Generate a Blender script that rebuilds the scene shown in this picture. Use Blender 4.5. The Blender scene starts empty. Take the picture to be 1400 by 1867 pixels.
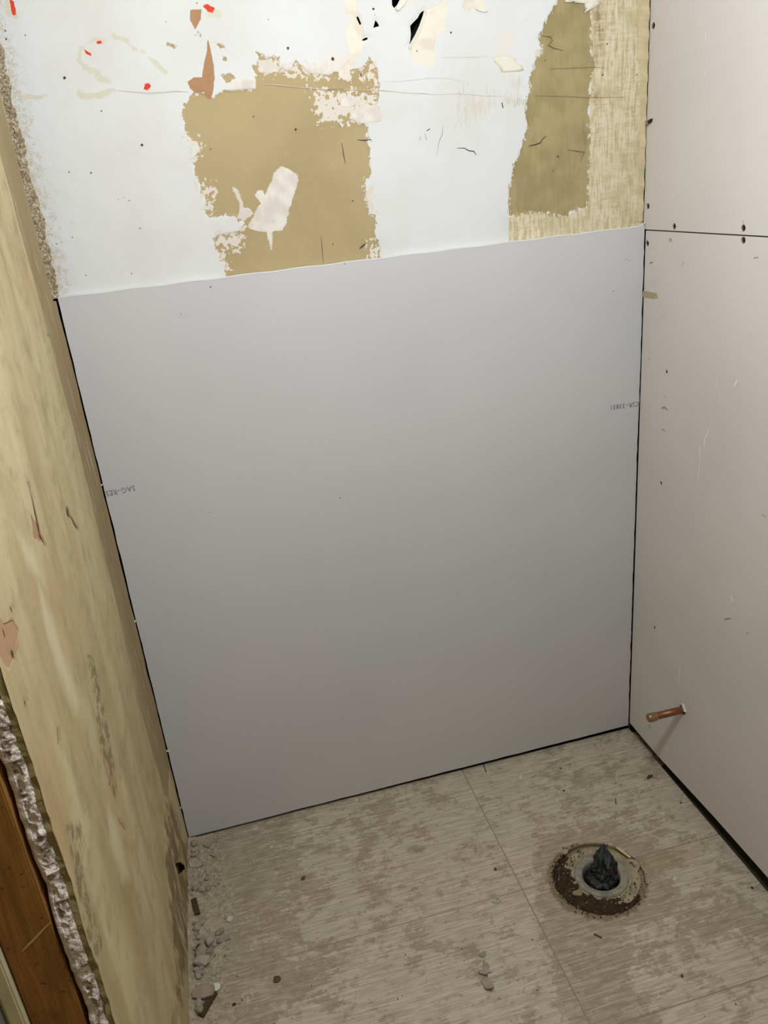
import bpy, bmesh, math, random
import numpy as np
from mathutils import Vector, Matrix, Euler, noise as mnoise
from mathutils.geometry import delaunay_2d_cdt

random.seed(7)
rng = np.random.default_rng(7)
S = bpy.context.scene
COL = S.collection

# ------------------------------------------------------------------ camera
FPX = 1491.976
CAM = np.array([0.2126, -1.5026, 1.3675])
ROT = (1.1644, 0.0914, -0.2441)
cd = bpy.data.cameras.new('camera')
cd.sensor_fit = 'VERTICAL'; cd.sensor_height = 36.0; cd.lens = FPX * 36.0 / 1867.0
cd.clip_start = 0.02
cam = bpy.data.objects.new('camera', cd); COL.objects.link(cam)
cam.location = CAM; cam.rotation_euler = ROT
S.camera = cam

# ------------------------------------------------------------------ light and exposure
wd = bpy.data.worlds.new('world'); S.world = wd; wd.use_nodes = True
wd.node_tree.nodes['Background'].inputs['Color'].default_value = (0.9, 0.95, 1.0, 1)
wd.node_tree.nodes['Background'].inputs['Strength'].default_value = 0.02

def bulb(name, loc, radius, watts, col):
    ld = bpy.data.lights.new(name, 'POINT'); ld.shadow_soft_size = radius; ld.energy = watts; ld.color = col
    o = bpy.data.objects.new(name, ld); COL.objects.link(o); o.location = loc; return o
bulb('hanging_work_bulb', (0.50, -0.93, 1.70), 0.06, 31.5, (0.935, 1.0, 1.08))
S.view_settings.view_transform = 'Standard'; S.view_settings.look = 'None'
S.view_settings.exposure = 0.0; S.view_settings.gamma = 1.0
S.view_settings.use_curve_mapping = False

# ------------------------------------------------------------------ measured planes of the room
W = 1.0943            # face of the right wall
OLD_Y = 0.010         # face of the old back wall (the new panel stands 10 mm proud, face at y = 0)
KL = 0.0200           # slight splay of the left wall: x = KL * y
_e = Euler(ROT).to_matrix(); MR = np.array(_e)
def ray(px, py):
    return MR @ np.array([(px - 700) / FPX, (933.5 - py) / FPX, -1.0])
def on(px, py, n, d):
    r = ray(px, py); n = np.array(n, float); t = (d - n @ CAM) / (n @ r); return CAM + t * r
def bw(px, py, y=OLD_Y):
    p = on(px, py, (0, 1, 0), y); return (p[0], p[2])          # back wall (x, z)
def rw(px, py):
    p = on(px, py, (1, 0, 0), W); return (p[1], p[2])          # right wall (y, z)
def fl(px, py, z=0.0):
    p = on(px, py, (0, 0, 1), z); return (p[0], p[1])          # floor (x, y)
def lw(px, py):
    p = on(px, py, (1, -KL, 0), 0.0); return (p[1], p[2])      # left wall (y, z)
def crop(ox, oy, s, pts, f):
    return [f(ox + a / s, oy + b / s) for a, b in pts]

# ------------------------------------------------------------------ helpers: objects
def link(o, parent=None):
    COL.objects.link(o)
    if parent is not None: o.parent = parent
    return o
def tag(o, label=None, cat=None, group=None, kind=None):
    if label: o['label'] = label
    if cat: o['category'] = cat
    if group: o['group'] = group
    if kind: o['kind'] = kind
    return o
def mesh_obj(name, verts, faces, mat, parent=None, smooth=False):
    me = bpy.data.meshes.new(name); me.from_pydata([tuple(map(float, v)) for v in verts], [], faces)
    me.materials.append(mat)
    if smooth: me.polygons.foreach_set('use_smooth', [True] * len(me.polygons))
    me.update()
    return link(bpy.data.objects.new(name, me), parent)
def bm_obj(name, bm, mat, parent=None, smooth=False):
    me = bpy.data.meshes.new(name); bm.to_mesh(me); bm.free()
    me.materials.append(mat)
    if smooth: me.polygons.foreach_set('use_smooth', [True] * len(me.polygons))
    me.update()
    return link(bpy.data.objects.new(name, me), parent)
def empty(name, loc=(0, 0, 0)):
    o = bpy.data.objects.new(name, None); o.location = loc; o.empty_display_size = 0.05
    return link(o)
def box_bm(x0, x1, y0, y1, z0, z1, bevel=0.0):
    bm = bmesh.new(); bmesh.ops.create_cube(bm, size=1.0)
    for v in bm.verts:
        v.co = Vector(((x0 + x1) / 2 + v.co.x * (x1 - x0), (y0 + y1) / 2 + v.co.y * (y1 - y0), (z0 + z1) / 2 + v.co.z * (z1 - z0)))
    if bevel: bmesh.ops.bevel(bm, geom=bm.edges[:], offset=bevel, segments=2, affect='EDGES')
    return bm

# ------------------------------------------------------------------ helpers: shader nodes
class NT:
    def __init__(s, name, rough=0.85, spec=0.3):
        s.m = bpy.data.materials.new(name); s.m.use_nodes = True
        s.t = s.m.node_tree; s.b = s.t.nodes['Principled BSDF']
        s.b.inputs['Roughness'].default_value = rough
        s.b.inputs['Specular IOR Level'].default_value = spec
        s.tc = s.t.nodes.new('ShaderNodeTexCoord'); s.obj = s.tc.outputs['Object']
    def n(s, t): return s.t.nodes.new(t)
    def put(s, inp, v):
        if hasattr(v, 'is_output'): s.t.links.new(v, inp)
        elif isinstance(v, (tuple, list)) and len(v) == 3 and inp.type == 'RGBA': inp.default_value = (*v, 1)
        else: inp.default_value = v
    def mapping(s, scale=(1, 1, 1), rot=(0, 0, 0), loc=(0, 0, 0), src=None):
        m = s.n('ShaderNodeMapping'); s.put(m.inputs[0], src or s.obj)
        m.inputs['Location'].default_value = loc; m.inputs['Rotation'].default_value = rot; m.inputs['Scale'].default_value = scale
        return m.outputs[0]
    def noise(s, scale, detail=3.0, rough=0.55, vec=None, dist=0.0):
        m = s.n('ShaderNodeTexNoise'); s.put(m.inputs['Vector'], vec or s.obj)
        m.inputs['Scale'].default_value = scale; m.inputs['Detail'].default_value = detail
        m.inputs['Roughness'].default_value = rough; m.inputs['Distortion'].default_value = dist
        return m.outputs['Fac']
    def voro(s, scale, vec=None, feat='F1'):
        m = s.n('ShaderNodeTexVoronoi'); m.feature = feat; s.put(m.inputs['Vector'], vec or s.obj); m.inputs['Scale'].default_value = scale
        return m.outputs['Distance']
    def math(s, op, a, b=0.0, c=None):
        m = s.n('ShaderNodeMath'); m.operation = op; s.put(m.inputs[0], a); s.put(m.inputs[1], b)
        if c is not None: s.put(m.inputs[2], c)
        return m.outputs[0]
    def add(s, a, b): return s.math('ADD', a, b)
    def mul(s, a, b): return s.math('MULTIPLY', a, b)
    def ramp(s, v, lo, hi, a=0.0, b=1.0):
        m = s.n('ShaderNodeMapRange'); m.interpolation_type = 'SMOOTHSTEP'; s.put(m.inputs[0], v)
        m.inputs[1].default_value = lo; m.inputs[2].default_value = hi; m.inputs[3].default_value = a; m.inputs[4].default_value = b
        return m.outputs[0]
    def mix(s, f, a, b):
        m = s.n('ShaderNodeMix'); m.data_type = 'RGBA'; s.put(m.inputs[0], f); s.put(m.inputs[6], a); s.put(m.inputs[7], b)
        return m.outputs[2]
    def attr(s, name):
        m = s.n('ShaderNodeAttribute'); m.attribute_name = name; return m.outputs['Fac']
    def xyz(s, src=None):
        m = s.n('ShaderNodeSeparateXYZ'); s.put(m.inputs[0], src or s.obj); return m.outputs
    def color(s, c): s.put(s.b.inputs['Base Color'], c)
    def bump(s, h, dist=0.001, strength=1.0):
        m = s.n('ShaderNodeBump'); s.put(m.inputs['Height'], h); m.inputs['Distance'].default_value = dist; m.inputs['Strength'].default_value = strength
        s.t.links.new(m.outputs[0], s.b.inputs['Normal'])
    def ellipse(s, cx, cy, rx, ry, rot=0.0):
        x, y, z = s.xyz()
        dx = s.add(x, -cx); dy = s.add(y, -cy); c, q = math.cos(rot), math.sin(rot)
        u = s.mul(s.add(s.mul(dx, c), s.mul(dy, q)), 1 / rx); v = s.mul(s.add(s.mul(dy, c), s.mul(dx, -q)), 1 / ry)
        return s.math('SQRT', s.add(s.mul(u, u), s.mul(v, v)))        # 1 on the rim
def srgb(r, g, b):
    f = lambda v: (v / 255 / 12.92) if v <= 10 else ((v / 255 + 0.055) / 1.055) ** 2.4
    return (f(r), f(g), f(b))
def plain(name, c, rough=0.85, var=0.25, scale=60, bump=0.0, metal=0.0, spec=0.3, bscale=200):
    m = NT(name, rough, spec)
    n = m.noise(scale, 3)
    m.color(m.mix(n, tuple(v * (1 - var) for v in c), tuple(min(1, v * (1 + var)) for v in c)))
    m.b.inputs['Metallic'].default_value = metal
    if bump: m.bump(m.noise(bscale, 4), bump)
    return m.m

# ------------------------------------------------------------------ helpers: signed distance layers
CL = 0.03
def seg_dist(P, A, B):
    d = B - A; L = max(float(d @ d), 1e-12)
    t = np.clip(((P - A) @ d) / L, 0, 1)
    return np.hypot(P[:, 0] - A[0] - t * d[0], P[:, 1] - A[1] - t * d[1])
def sdf_poly(P, poly):
    poly = np.array(poly, float); out = np.full(len(P), -CL)
    lo = poly.min(0) - CL; hi = poly.max(0) + CL
    idx = np.where((P[:, 0] > lo[0]) & (P[:, 0] < hi[0]) & (P[:, 1] > lo[1]) & (P[:, 1] < hi[1]))[0]
    if not len(idx): return out
    Q = P[idx]; d = np.full(len(Q), 1e9); ins = np.zeros(len(Q), bool)
    for i in range(len(poly)):
        a, b = poly[i], poly[(i + 1) % len(poly)]
        d = np.minimum(d, seg_dist(Q, a, b))
        c = (a[1] > Q[:, 1]) != (b[1] > Q[:, 1])
        with np.errstate(divide='ignore', invalid='ignore'):
            xi = (b[0] - a[0]) * (Q[:, 1] - a[1]) / (b[1] - a[1] if b[1] != a[1] else 1e-12) + a[0]
        ins ^= c & (Q[:, 0] < xi)
    out[idx] = np.clip(np.where(ins, d, -d), -CL, CL)
    return out
def sdf_stroke(P, pts, w):
    out = np.full(len(P), -CL); pts = [np.array(p, float) for p in pts]
    for i in range(len(pts) - 1):
        out = np.maximum(out, w - seg_dist(P, pts[i], pts[i + 1]))
    return np.clip(out, -CL, CL)
def union(P, polys=(), strokes=()):
    out = np.full(len(P), -CL)
    for p in polys: out = np.maximum(out, sdf_poly(P, p))
    for pts, w in strokes: out = np.maximum(out, sdf_stroke(P, pts, w))
    return out
def set_attr(me, name, vals):
    a = me.attributes.new(name, 'FLOAT', 'POINT'); a.data.foreach_set('value', np.asarray(vals, np.float32))
def vnoise(U, V, scale, seed):
    """smooth value noise, vectorised"""
    r = np.random.default_rng(seed); T = r.random((256, 256))
    x = U * scale + 1000.3; y = V * scale + 1000.7
    xi = np.floor(x).astype(int); yi = np.floor(y).astype(int); fx = x - xi; fy = y - yi
    fx = fx * fx * (3 - 2 * fx); fy = fy * fy * (3 - 2 * fy)
    g = lambda a, b: T[a & 255, b & 255]
    return (g(xi, yi) * (1 - fx) + g(xi + 1, yi) * fx) * (1 - fy) + (g(xi, yi + 1) * (1 - fx) + g(xi + 1, yi + 1) * fx) * fy
def grid_faces(nu, nv, keep=None, flip=False):
    i = np.arange((nu - 1) * (nv - 1)); a = (i // (nv - 1)) * nv + i % (nv - 1)
    F = np.stack([a, a + nv, a + nv + 1, a + 1], 1)
    if flip: F = F[:, ::-1]
    if keep is not None: F = F[keep]
    return F
def grid_mesh(name, V, F, mat, parent=None, smooth=True):
    me = bpy.data.meshes.new(name)
    used = np.unique(F); remap = np.full(len(V), -1); remap[used] = np.arange(len(used))
    V = V[used]; F = remap[F]
    me.vertices.add(len(V)); me.vertices.foreach_set('co', V.astype(np.float32).ravel())
    me.loops.add(F.size); me.loops.foreach_set('vertex_index', F.astype(np.int32).ravel())
    me.polygons.add(len(F)); me.polygons.foreach_set('loop_start', np.arange(0, F.size, F.shape[1], dtype=np.int32))
    me.polygons.foreach_set('loop_total', np.full(len(F), F.shape[1], np.int32))
    me.polygons.foreach_set('use_smooth', np.full(len(F), smooth))
    me.materials.append(mat); me.update(calc_edges=True)
    return link(bpy.data.objects.new(name, me), parent), used
def cut_holes(U, V, nu, nv, holes, step):
    """snap grid points to the hole outlines, return moved points and the faces to keep"""
    P = np.stack([U, V], 1)
    if not holes: return P, np.ones((nu - 1) * (nv - 1), bool)
    h = union(P, holes)
    e = 1e-5
    near = np.abs(h) < step * 0.72
    Q = P[near]
    gx = (union(Q + [e, 0], holes) - union(Q - [e, 0], holes)) / (2 * e)
    gy = (union(Q + [0, e], holes) - union(Q - [0, e], holes)) / (2 * e)
    P = P.copy(); P[near] -= np.stack([gx, gy], 1) * h[near][:, None]
    F = grid_faces(nu, nv); c = P[F].mean(1)
    return P, union(c, holes) < 0

# ------------------------------------------------------------------ helpers: small shapes
def ribbon_marks(name, strokes, dots, place, mat, parent):
    """flat scuffs, pencil strokes and nail dots lying on a surface; place(u, v) gives the 3D point"""
    vs, fs = [], []
    for pts, w in strokes:
        k = len(vs); n = len(pts)
        for i, p in enumerate(pts):
            a = pts[max(i - 1, 0)]; b = pts[min(i + 1, n - 1)]
            dx, dy = b[0] - a[0], b[1] - a[1]; L = math.hypot(dx, dy) or 1
            ww = w * (0.35 if i in (0, n - 1) else random.uniform(0.7, 1.2)) / 2
            vs += [place(p[0] - dy / L * ww, p[1] + dx / L * ww), place(p[0] + dy / L * ww, p[1] - dx / L * ww)]
        for i in range(n - 1): fs.append((k + 2 * i, k + 2 * i + 1, k + 2 * i + 3, k + 2 * i + 2))
    for (u, v), r in dots:
        k = len(vs); m = 7
        for i in range(m):
            a = i * 2 * math.pi / m; q = r * random.uniform(0.75, 1.2)
            vs.append(place(u + q * math.cos(a), v + q * math.sin(a)))
        fs.append(tuple(range(k, k + m)))
    o = mesh_obj(name, vs, fs, mat, parent)
    return o
def chunk_mesh(name, seed, mat, flat=0.6, sub=2, rough=0.35):
    r = random.Random(seed); bm = bmesh.new(); bmesh.ops.create_icosphere(bm, subdivisions=sub, radius=0.5)
    off = Vector((r.uniform(-9, 9), r.uniform(-9, 9), r.uniform(-9, 9)))
    sx, sy = r.uniform(0.75, 1.1), r.uniform(0.55, 0.9)
    for v in bm.verts:
        n = mnoise.noise(v.co * 2.2 + off) * rough + mnoise.noise(v.co * 5 + off) * rough * 0.5
        v.co = v.co * (1 + n); v.co = Vector((v.co.x * sx, v.co.y * sy, v.co.z * flat))
        # a few flat break planes
        for pl in range(6):
            d = Vector((math.cos(seed + pl * 1.3), math.sin(seed * 1.7 + pl * 1.1), 0.5 * math.sin(pl * 2.0 + seed))).normalized(); k = v.co.dot(d)
            if k > 0.26: v.co -= d * (k - 0.26)
    zmin = min(v.co.z for v in bm.verts)
    for v in bm.verts: v.co.z -= zmin
    me = bpy.data.meshes.new(name); bm.to_mesh(me); bm.free(); me.materials.append(mat); return me
def flake_mesh(name, seed, mat, thick=0.06, curl=0.35, n=9, aspect=0.6, jag=0.3):
    """thin curled irregular sheet about 1 unit long, lying on z = 0"""
    r = random.Random(seed); rings = 3; top = [(0, 0)]
    rad = [r.uniform(1 - jag, 1 + jag) * 0.5 for _ in range(n)]
    for k in range(1, rings + 1):
        for i in range(n):
            a = i * 2 * math.pi / n
            q = rad[i] * k / rings
            top.append((q * math.cos(a), q * math.sin(a) * aspect))
    def zf(x, y): return curl * (x * x * 1.2 + 0.5 * y * y + 0.25 * x * y) + 0.03 * math.sin(9 * x + seed)
    vs = [(x, y, zf(x, y) + thick) for x, y in top] + [(x, y, zf(x, y)) for x, y in top]
    N = len(top); fs = []
    for i in range(n):
        j = (i + 1) % n
        fs.append((0, 1 + i, 1 + j)); fs.append((N, N + 1 + j, N + 1 + i))
        for k in range(rings - 1):
            a, b = 1 + k * n + i, 1 + k * n + j; c, d = a + n, b + n
            fs.append((a, c, d, b)); fs.append((N + a, N + b, N + d, N + c))
        a, b = 1 + (rings - 1) * n + i, 1 + (rings - 1) * n + j
        fs.append((a, N + a, N + b, b))
    zmin = min(v[2] for v in vs)
    me = bpy.data.meshes.new(name); me.from_pydata([(x, y, z - zmin) for x, y, z in vs], [], fs); me.materials.append(mat); me.update(); return me
def lathe_bm(profile, n=48, axis='Z', cap=False, jitter=0.0):
    bm = bmesh.new(); rows = []
    for r, h in profile:
        row = []
        for i in range(n):
            a = 2 * math.pi * i / n; q = r * (1 + random.uniform(-jitter, jitter))
            co = (q * math.cos(a), q * math.sin(a), h) if axis == 'Z' else (h, q * math.cos(a), q * math.sin(a))
            row.append(bm.verts.new(co))
        rows.append(row)
    for a, b in zip(rows, rows[1:]):
        for i in range(n): bm.faces.new((a[i], a[(i + 1) % n], b[(i + 1) % n], b[i]))
    if cap: bm.faces.new(rows[0][::-1]); bm.faces.new(rows[-1])
    bmesh.ops.recalc_face_normals(bm, faces=bm.faces[:]); return bm
def cdt_plate(outline, holes):
    """triangulated flat plate with real holes; returns verts (2D), tris"""
    vs = [Vector(p) for p in outline]; es = [(i, (i + 1) % len(outline)) for i in range(len(outline))]
    for h in holes:
        k = len(vs); vs += [Vector(p) for p in h]; es += [(k + i, k + (i + 1) % len(h)) for i in range(len(h))]
    o2 = np.array(outline); lo, hi = o2.min(0), o2.max(0); sp = max(hi - lo) / 26
    gx, gy = np.meshgrid(np.arange(lo[0] + sp / 2, hi[0], sp), np.arange(lo[1] + sp / 2, hi[1], sp)); G_ = np.stack([gx.ravel(), gy.ravel()], 1)
    ok = sdf_poly(G_, outline) > min(0.012, sp * 0.4)
    for h in holes: ok &= sdf_poly(G_, h) < -0.004
    vs += [Vector(p) for p in G_[ok]]                       # inner points keep the triangles compact
    r = delaunay_2d_cdt(vs, es, [], 0, 1e-6)
    V = np.array([tuple(v) for v in r[0]]); F = np.array([f for f in r[2]])
    c = V[F].mean(1)
    keep = sdf_poly(c, outline) > 0
    for h in holes: keep &= sdf_poly(c, h) < 0
    return V, F[keep]
def plate_obj(name, outline, holes, place, depth_place, mat, parent, flip=False):
    """slab: front from cdt_plate, rim walls to the back; place(u,v) front, depth_place(u,v) back"""
    V, F = cdt_plate(outline, holes)
    n = len(V); vs = [place(*p) for p in V] + [depth_place(*p) for p in V]
    fs = []
    from collections import Counter
    ec = Counter()
    for f in F:
        f = [int(x) for x in f]; f = f[::-1] if flip else f
        fs.append(tuple(f)); fs.append(tuple(n + x for x in f[::-1]))
        for i in range(3): ec[(f[i], f[(i + 1) % 3])] += 1
    for (a, b) in list(ec):
        if (b, a) not in ec: fs.append((a, n + a, n + b, b))
    return mesh_obj(name, vs, fs, mat, parent)
def ring(u, v, r, n=14, jit=0.0, ru=1.0):
    return [(u + ru * r * (1 + random.uniform(-jit, jit)) * math.cos(2 * math.pi * i / n), v + r * (1 + random.uniform(-jit, jit)) * math.sin(2 * math.pi * i / n)) for i in range(n)]

# ================================================================== MATERIALS
M_dark = plain('cavity_shade', (0.010, 0.008, 0.007), 0.95, 0.3)  # near-black backing, the shade inside cavities is put into its colour
M_mark = plain('scuff_dark', srgb(72, 64, 56), 0.9, 0.3)
M_marklight = plain('scuff_grey', srgb(204, 198, 184), 0.9, 0.12)
M_dot = plain('nail_dark', srgb(40, 36, 34), 0.7, 0.2)
M_white = plain('ceiling_paint', (0.60, 0.585, 0.55), 0.9, 0.03)
M_gyp = plain('gypsum_chip', srgb(232, 228, 218), 0.95, 0.10, 150, 0.0006)

# --- new plasterboard, back (cool grey face paper)
def board_mat(name, c0, c1, cs):
    m = NT(name, 0.88, 0.2)
    n = m.noise(3.0, 2); n3 = m.noise(22, 3, 0.6)
    c = m.mix(m.ramp(n, 0.3, 0.7), c0, c1)
    c = m.mix(m.ramp(n3, 0.63, 0.80, 0, 0.22), c, cs)
    m.color(c); return m.m
M_panel = board_mat('new_plasterboard_grey', (0.540, 0.536, 0.538), (0.565, 0.557, 0.552), (0.44, 0.435, 0.44))
M_sheet = board_mat('new_plasterboard_warm', (0.63, 0.595, 0.565), (0.67, 0.635, 0.60), (0.53, 0.50, 0.475))
M_rim = plain('lit_paper_rim', (0.68, 0.67, 0.65), 0.9, 0.1)

# ================================================================== STRUCTURE: shell behind the camera
ce = bm_obj('ceiling', box_bm(-0.9, 1.25, -2.35, 0.12, 2.36, 2.42), M_white); tag(ce, 'white painted ceiling', kind='structure')
M_tanwall = plain('stripped_tan_wall', srgb(170, 148, 106), 0.9, 0.15, 12)
wf = bm_obj('wall_front', box_bm(-0.9, 1.25, -2.40, -2.35, -0.05, 2.42), M_tanwall); tag(wf, 'stripped tan wall behind the viewer', kind='structure')

# ================================================================== BACK WALL, old painted surface above the panel
def old_wall_material():
    m = NT('old_stripped_wall', 0.8, 0.25)
    fine = m.noise(330, 3, 0.6); mid = m.noise(95, 4, 0.6); big = m.noise(26, 3)
    vert = m.noise(1.0, 4, 0.6, m.mapping((220, 220, 26)))          # strokes running down the wall
    horz = m.noise(1.0, 3, 0.6, m.mapping((40, 40, 300)))
    sp = m.noise(150, 2, 0.5)
    def mask(name, amp=0.006, w=0.0007, n=None, bias=0.0):
        v = m.add(m.attr(name), m.mul(m.add(n if n is not None else mid, -0.5 + bias), amp))
        return m.ramp(v, -w, w)
    x, y, z = m.xyz()
    white = m.mix(m.ramp(m.noise(5, 3), 0.35, 0.7), srgb(214, 215, 213), srgb(208, 207, 202))
    white = m.mix(m.ramp(m.noise(40, 4, 0.7), 0.60, 0.80, 0, 0.35), white, srgb(210, 203, 188))
    rough = m.attr('worn')                                           # scraped, stained places
    wv = m.add(m.mul(vert, 1.0), m.mul(m.add(rough, 0.004), 9))
    white = m.mix(m.mul(m.ramp(wv, 0.60, 0.80, 0, 0.4), m.ramp(rough, -0.006, 0.004)), white, srgb(198, 184, 150))
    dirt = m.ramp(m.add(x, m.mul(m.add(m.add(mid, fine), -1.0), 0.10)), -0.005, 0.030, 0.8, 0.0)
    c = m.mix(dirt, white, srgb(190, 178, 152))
    # weathered yellow strip beside the corner
    wk = mask('strip', 0.010, 0.0020)
    hatch = m.ramp(m.add(m.mul(vert, 0.55), m.add(m.mul(horz, 0.20), m.mul(mid, 0.25))), 0.40, 0.58)
    streak = m.ramp(m.add(m.mul(big, 0.6), m.mul(vert, 0.45)), 0.45, 0.68)
    stripc = m.mix(hatch, srgb(184, 167, 128), srgb(214, 204, 178))
    stripc = m.mix(m.mul(streak, 0.55), stripc, srgb(210, 200, 172))
    stripc = m.mix(m.ramp(m.noise(14, 3), 0.50, 0.70, 0, 0.6), stripc, srgb(180, 166, 126))
    stain = m.mul(m.ramp(m.add(m.attr('stripstain'), m.mul(m.add(vert, -0.5), 0.05)), -0.004, 0.012), m.ramp(hatch, 0.0, 1.0, 0.85, 0.25))
    stripc = m.mix(stain, stripc, srgb(146, 118, 74))
    c = m.mix(wk, c, stripc)
    # pale cream layers
    creamk = mask('cream', 0.004, 0.0006); c = m.mix(creamk, c, m.mix(m.ramp(big, 0.4, 0.6), srgb(222, 216, 198), srgb(213, 201, 186)))
    pinkk = mask('pinkish', 0.012, 0.004, big); c = m.mix(m.mul(pinkk, 0.6), c, srgb(221, 209, 197))
    ringk = mask('glue', 0.030, 0.0012, m.add(m.mul(mid, 0.5), m.mul(big, 0.5)), -0.06); c = m.mix(m.mul(ringk, 0.8), c, srgb(203, 198, 176))
    # kraft paper
    nmix = m.add(m.mul(mid, 0.5), m.mul(sp, 0.5))
    tank = mask('tan', 0.030, 0.0006, nmix, 0.02)
    tanc = m.mix(m.ramp(m.noise(5, 3), 0.3, 0.7), srgb(178, 158, 119), srgb(166, 147, 108))
    tanc = m.mix(m.ramp(m.noise(70, 4, 0.7), 0.55, 0.75, 0, 0.35), tanc, srgb(184, 167, 131))
    c = m.mix(tank, c, tanc)
    olk = mask('olive', 0.040, 0.0007, m.add(m.mul(mid, 0.4), m.mul(m.noise(1, 4, 0.65, m.mapping((260, 260, 110))), 0.6)), 0.03)
    olc = m.mix(m.ramp(m.add(big, m.mul(vert, 0.4)), 0.5, 0.9), srgb(150, 135, 94), srgb(166, 150, 109))
    olc = m.mix(m.ramp(m.noise(60, 4, 0.7), 0.56, 0.74, 0, 0.4), olc, srgb(150, 128, 88))
    c = m.mix(olk, c, olc)
    # white skim left on the kraft
    spv = m.add(m.mul(m.add(m.mul(sp, 0.6), m.mul(mid, 0.4)), 1.0), m.mul(m.attr('speck'), 7))
    speck = m.mul(m.ramp(spv, 0.53, 0.55), m.ramp(m.attr('speck'), -0.010, -0.006))
    skk = mask('skim', 0.010, 0.0007); skc = m.mix(m.ramp(m.noise(34, 3), 0.40, 0.62), srgb(208, 198, 188), srgb(219, 215, 204))
    c = m.mix(speck, c, srgb(212, 203, 190)); c = m.mix(skk, c, skc)
    brk = mask('brown', 0.004, 0.0004); c = m.mix(brk, c, m.mix(mid, srgb(158, 118, 84), srgb(178, 140, 104)))
    rdk = mask('red', 0.006, 0.0004); c = m.mix(rdk, c, m.mix(fine, srgb(190, 30, 18), srgb(226, 88, 62)))
    m.color(c)
    low = m.ramp(m.math('MAXIMUM', m.math('MAXIMUM', m.attr('tan'), m.attr('olive')), m.math('MAXIMUM', m.attr('brown'), m.attr('cream'))), -0.0012, 0.0012)
    up = m.ramp(m.attr('skim'), -0.0010, 0.0010)
    h = m.add(m.add(m.mul(low, -0.45), m.mul(up, 0.4)), m.mul(m.noise(110, 4, 0.65), 0.35))
    m.bump(h, 0.0010)
    return m.m
M_old = old_wall_material()

B2 = lambda pts: crop(280, 50, 2.8, pts, bw)
B1 = lambda pts: crop(0, 0, 2.8, pts, bw)
B3 = lambda pts: crop(580, 0, 3.5, pts, bw)
B4 = lambda pts: crop(860, 0, 2.5926, pts, bw)
B8 = lambda pts: crop(640, 0, 7.0, pts, bw)
tan = B2([(190,345),(150,425),(165,540),(215,600),(245,620),(200,670),(205,720),(235,790),(240,840),(265,880),(260,950),(290,968),(420,958),(440,985),(470,1000),(440,1040),(330,1060),(305,1080),(320,1130),(340,1160),(340,1195),(370,1200),(365,1250),(380,1300),(1180,1220),(1160,1175),(1150,1090),(1130,1080),(1135,960),(1100,950),(1085,880),(1080,790),(1110,740),(1100,640),(1090,580),(1095,500),(1040,490),(1005,460),(1060,420),(1130,400),(1150,370),(1150,270),(1140,210),(1100,165),(1060,210),(1010,215),(1005,285),(945,265),(940,230),(880,240),(800,235),(760,200),(720,170),(700,220),(640,205),(640,155),(570,150),(530,130),(540,170),(510,200),(520,240),(525,300),(520,312),(360,325),(300,360),(250,340),(230,335)])
tan2 = [B2([(300,75),(360,90),(365,110),(330,105)]), B2([(340,250),(390,235),(420,260),(380,285)]), B2([(215,30),(245,45),(240,55),(212,45)]), B2([(75,80),(105,95),(100,108),(80,98)]), B2([(345,140),(370,160),(350,170)])]
skim = [B2([(645,705),(690,725),(740,755),(735,800),(700,900),(680,1000),(650,1040),(600,1045),(560,1045),(500,1035),(480,1020),(510,960),(545,900),(520,860),(530,835),(560,830),(570,850),(600,790),(620,740)]),
        B2([(395,805),(430,830),(450,880),(460,920),(500,930),(510,950),(460,990),(430,970),(440,900),(415,850)]),
        B2([(570,1040),(607,1040),(604,1135),(596,1135),(590,1090)]),
        B2([(950,380),(990,352),(1050,358),(1055,380),(1010,405),(965,408)]),
        B2([(1010,450),(1040,410),(1090,395),(1160,400),(1160,480),(1040,492)]),
        B2([(400,270),(520,262),(522,312),(365,322)]), B2([(530,170),(600,160),(650,215),(600,235),(540,230)])]
speckreg = [B2([(790,300),(900,330),(1020,320),(1140,330),(1150,400),(1030,500),(930,480),(840,490),(810,400)]), B2([(1010,170),(1140,200),(1140,320),(1040,250)]), B2([(310,1040),(470,1020),(440,1140),(380,1150),(400,1260),(340,1200)]), B2([(1080,780),(1130,790),(1135,950),(1100,950)]), B2([(1090,1090),(1150,1090),(1160,1180),(1100,1180)]), B2([(150,540),(250,580),(240,640),(200,700),(160,600)]), B2([(230,790),(330,800),(300,940),(250,930)]), B2([(540,160),(900,200),(900,250),(560,240)])]
olive = B4([(425,-30),(545,-30),(560,60),(562,130),(560,240),(575,300),(555,420),(550,560),(555,700),(550,850),(545,980),(500,980),(440,1020),(370,1010),(290,1000),(230,1010),(180,1020),(180,880),(200,790),(240,690),(265,600),(255,520),(270,450),(280,370),(300,290),(340,230),(320,180),(350,100),(380,50)])
strip = B4([(562,-40),(860,-40),(850,160),(845,300),(835,560),(825,800),(820,1080),(640,1110),(400,1140),(175,1170),(172,1030),(230,1010),(290,1000),(440,1020),(545,980),(550,850),(555,600),(565,300),(562,130)])
stripstain = [B4([(562,-20),(610,-20),(640,120),(620,250),(590,330),(566,330)]), B4([(560,420),(610,420),(615,520),(565,500)])]
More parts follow.
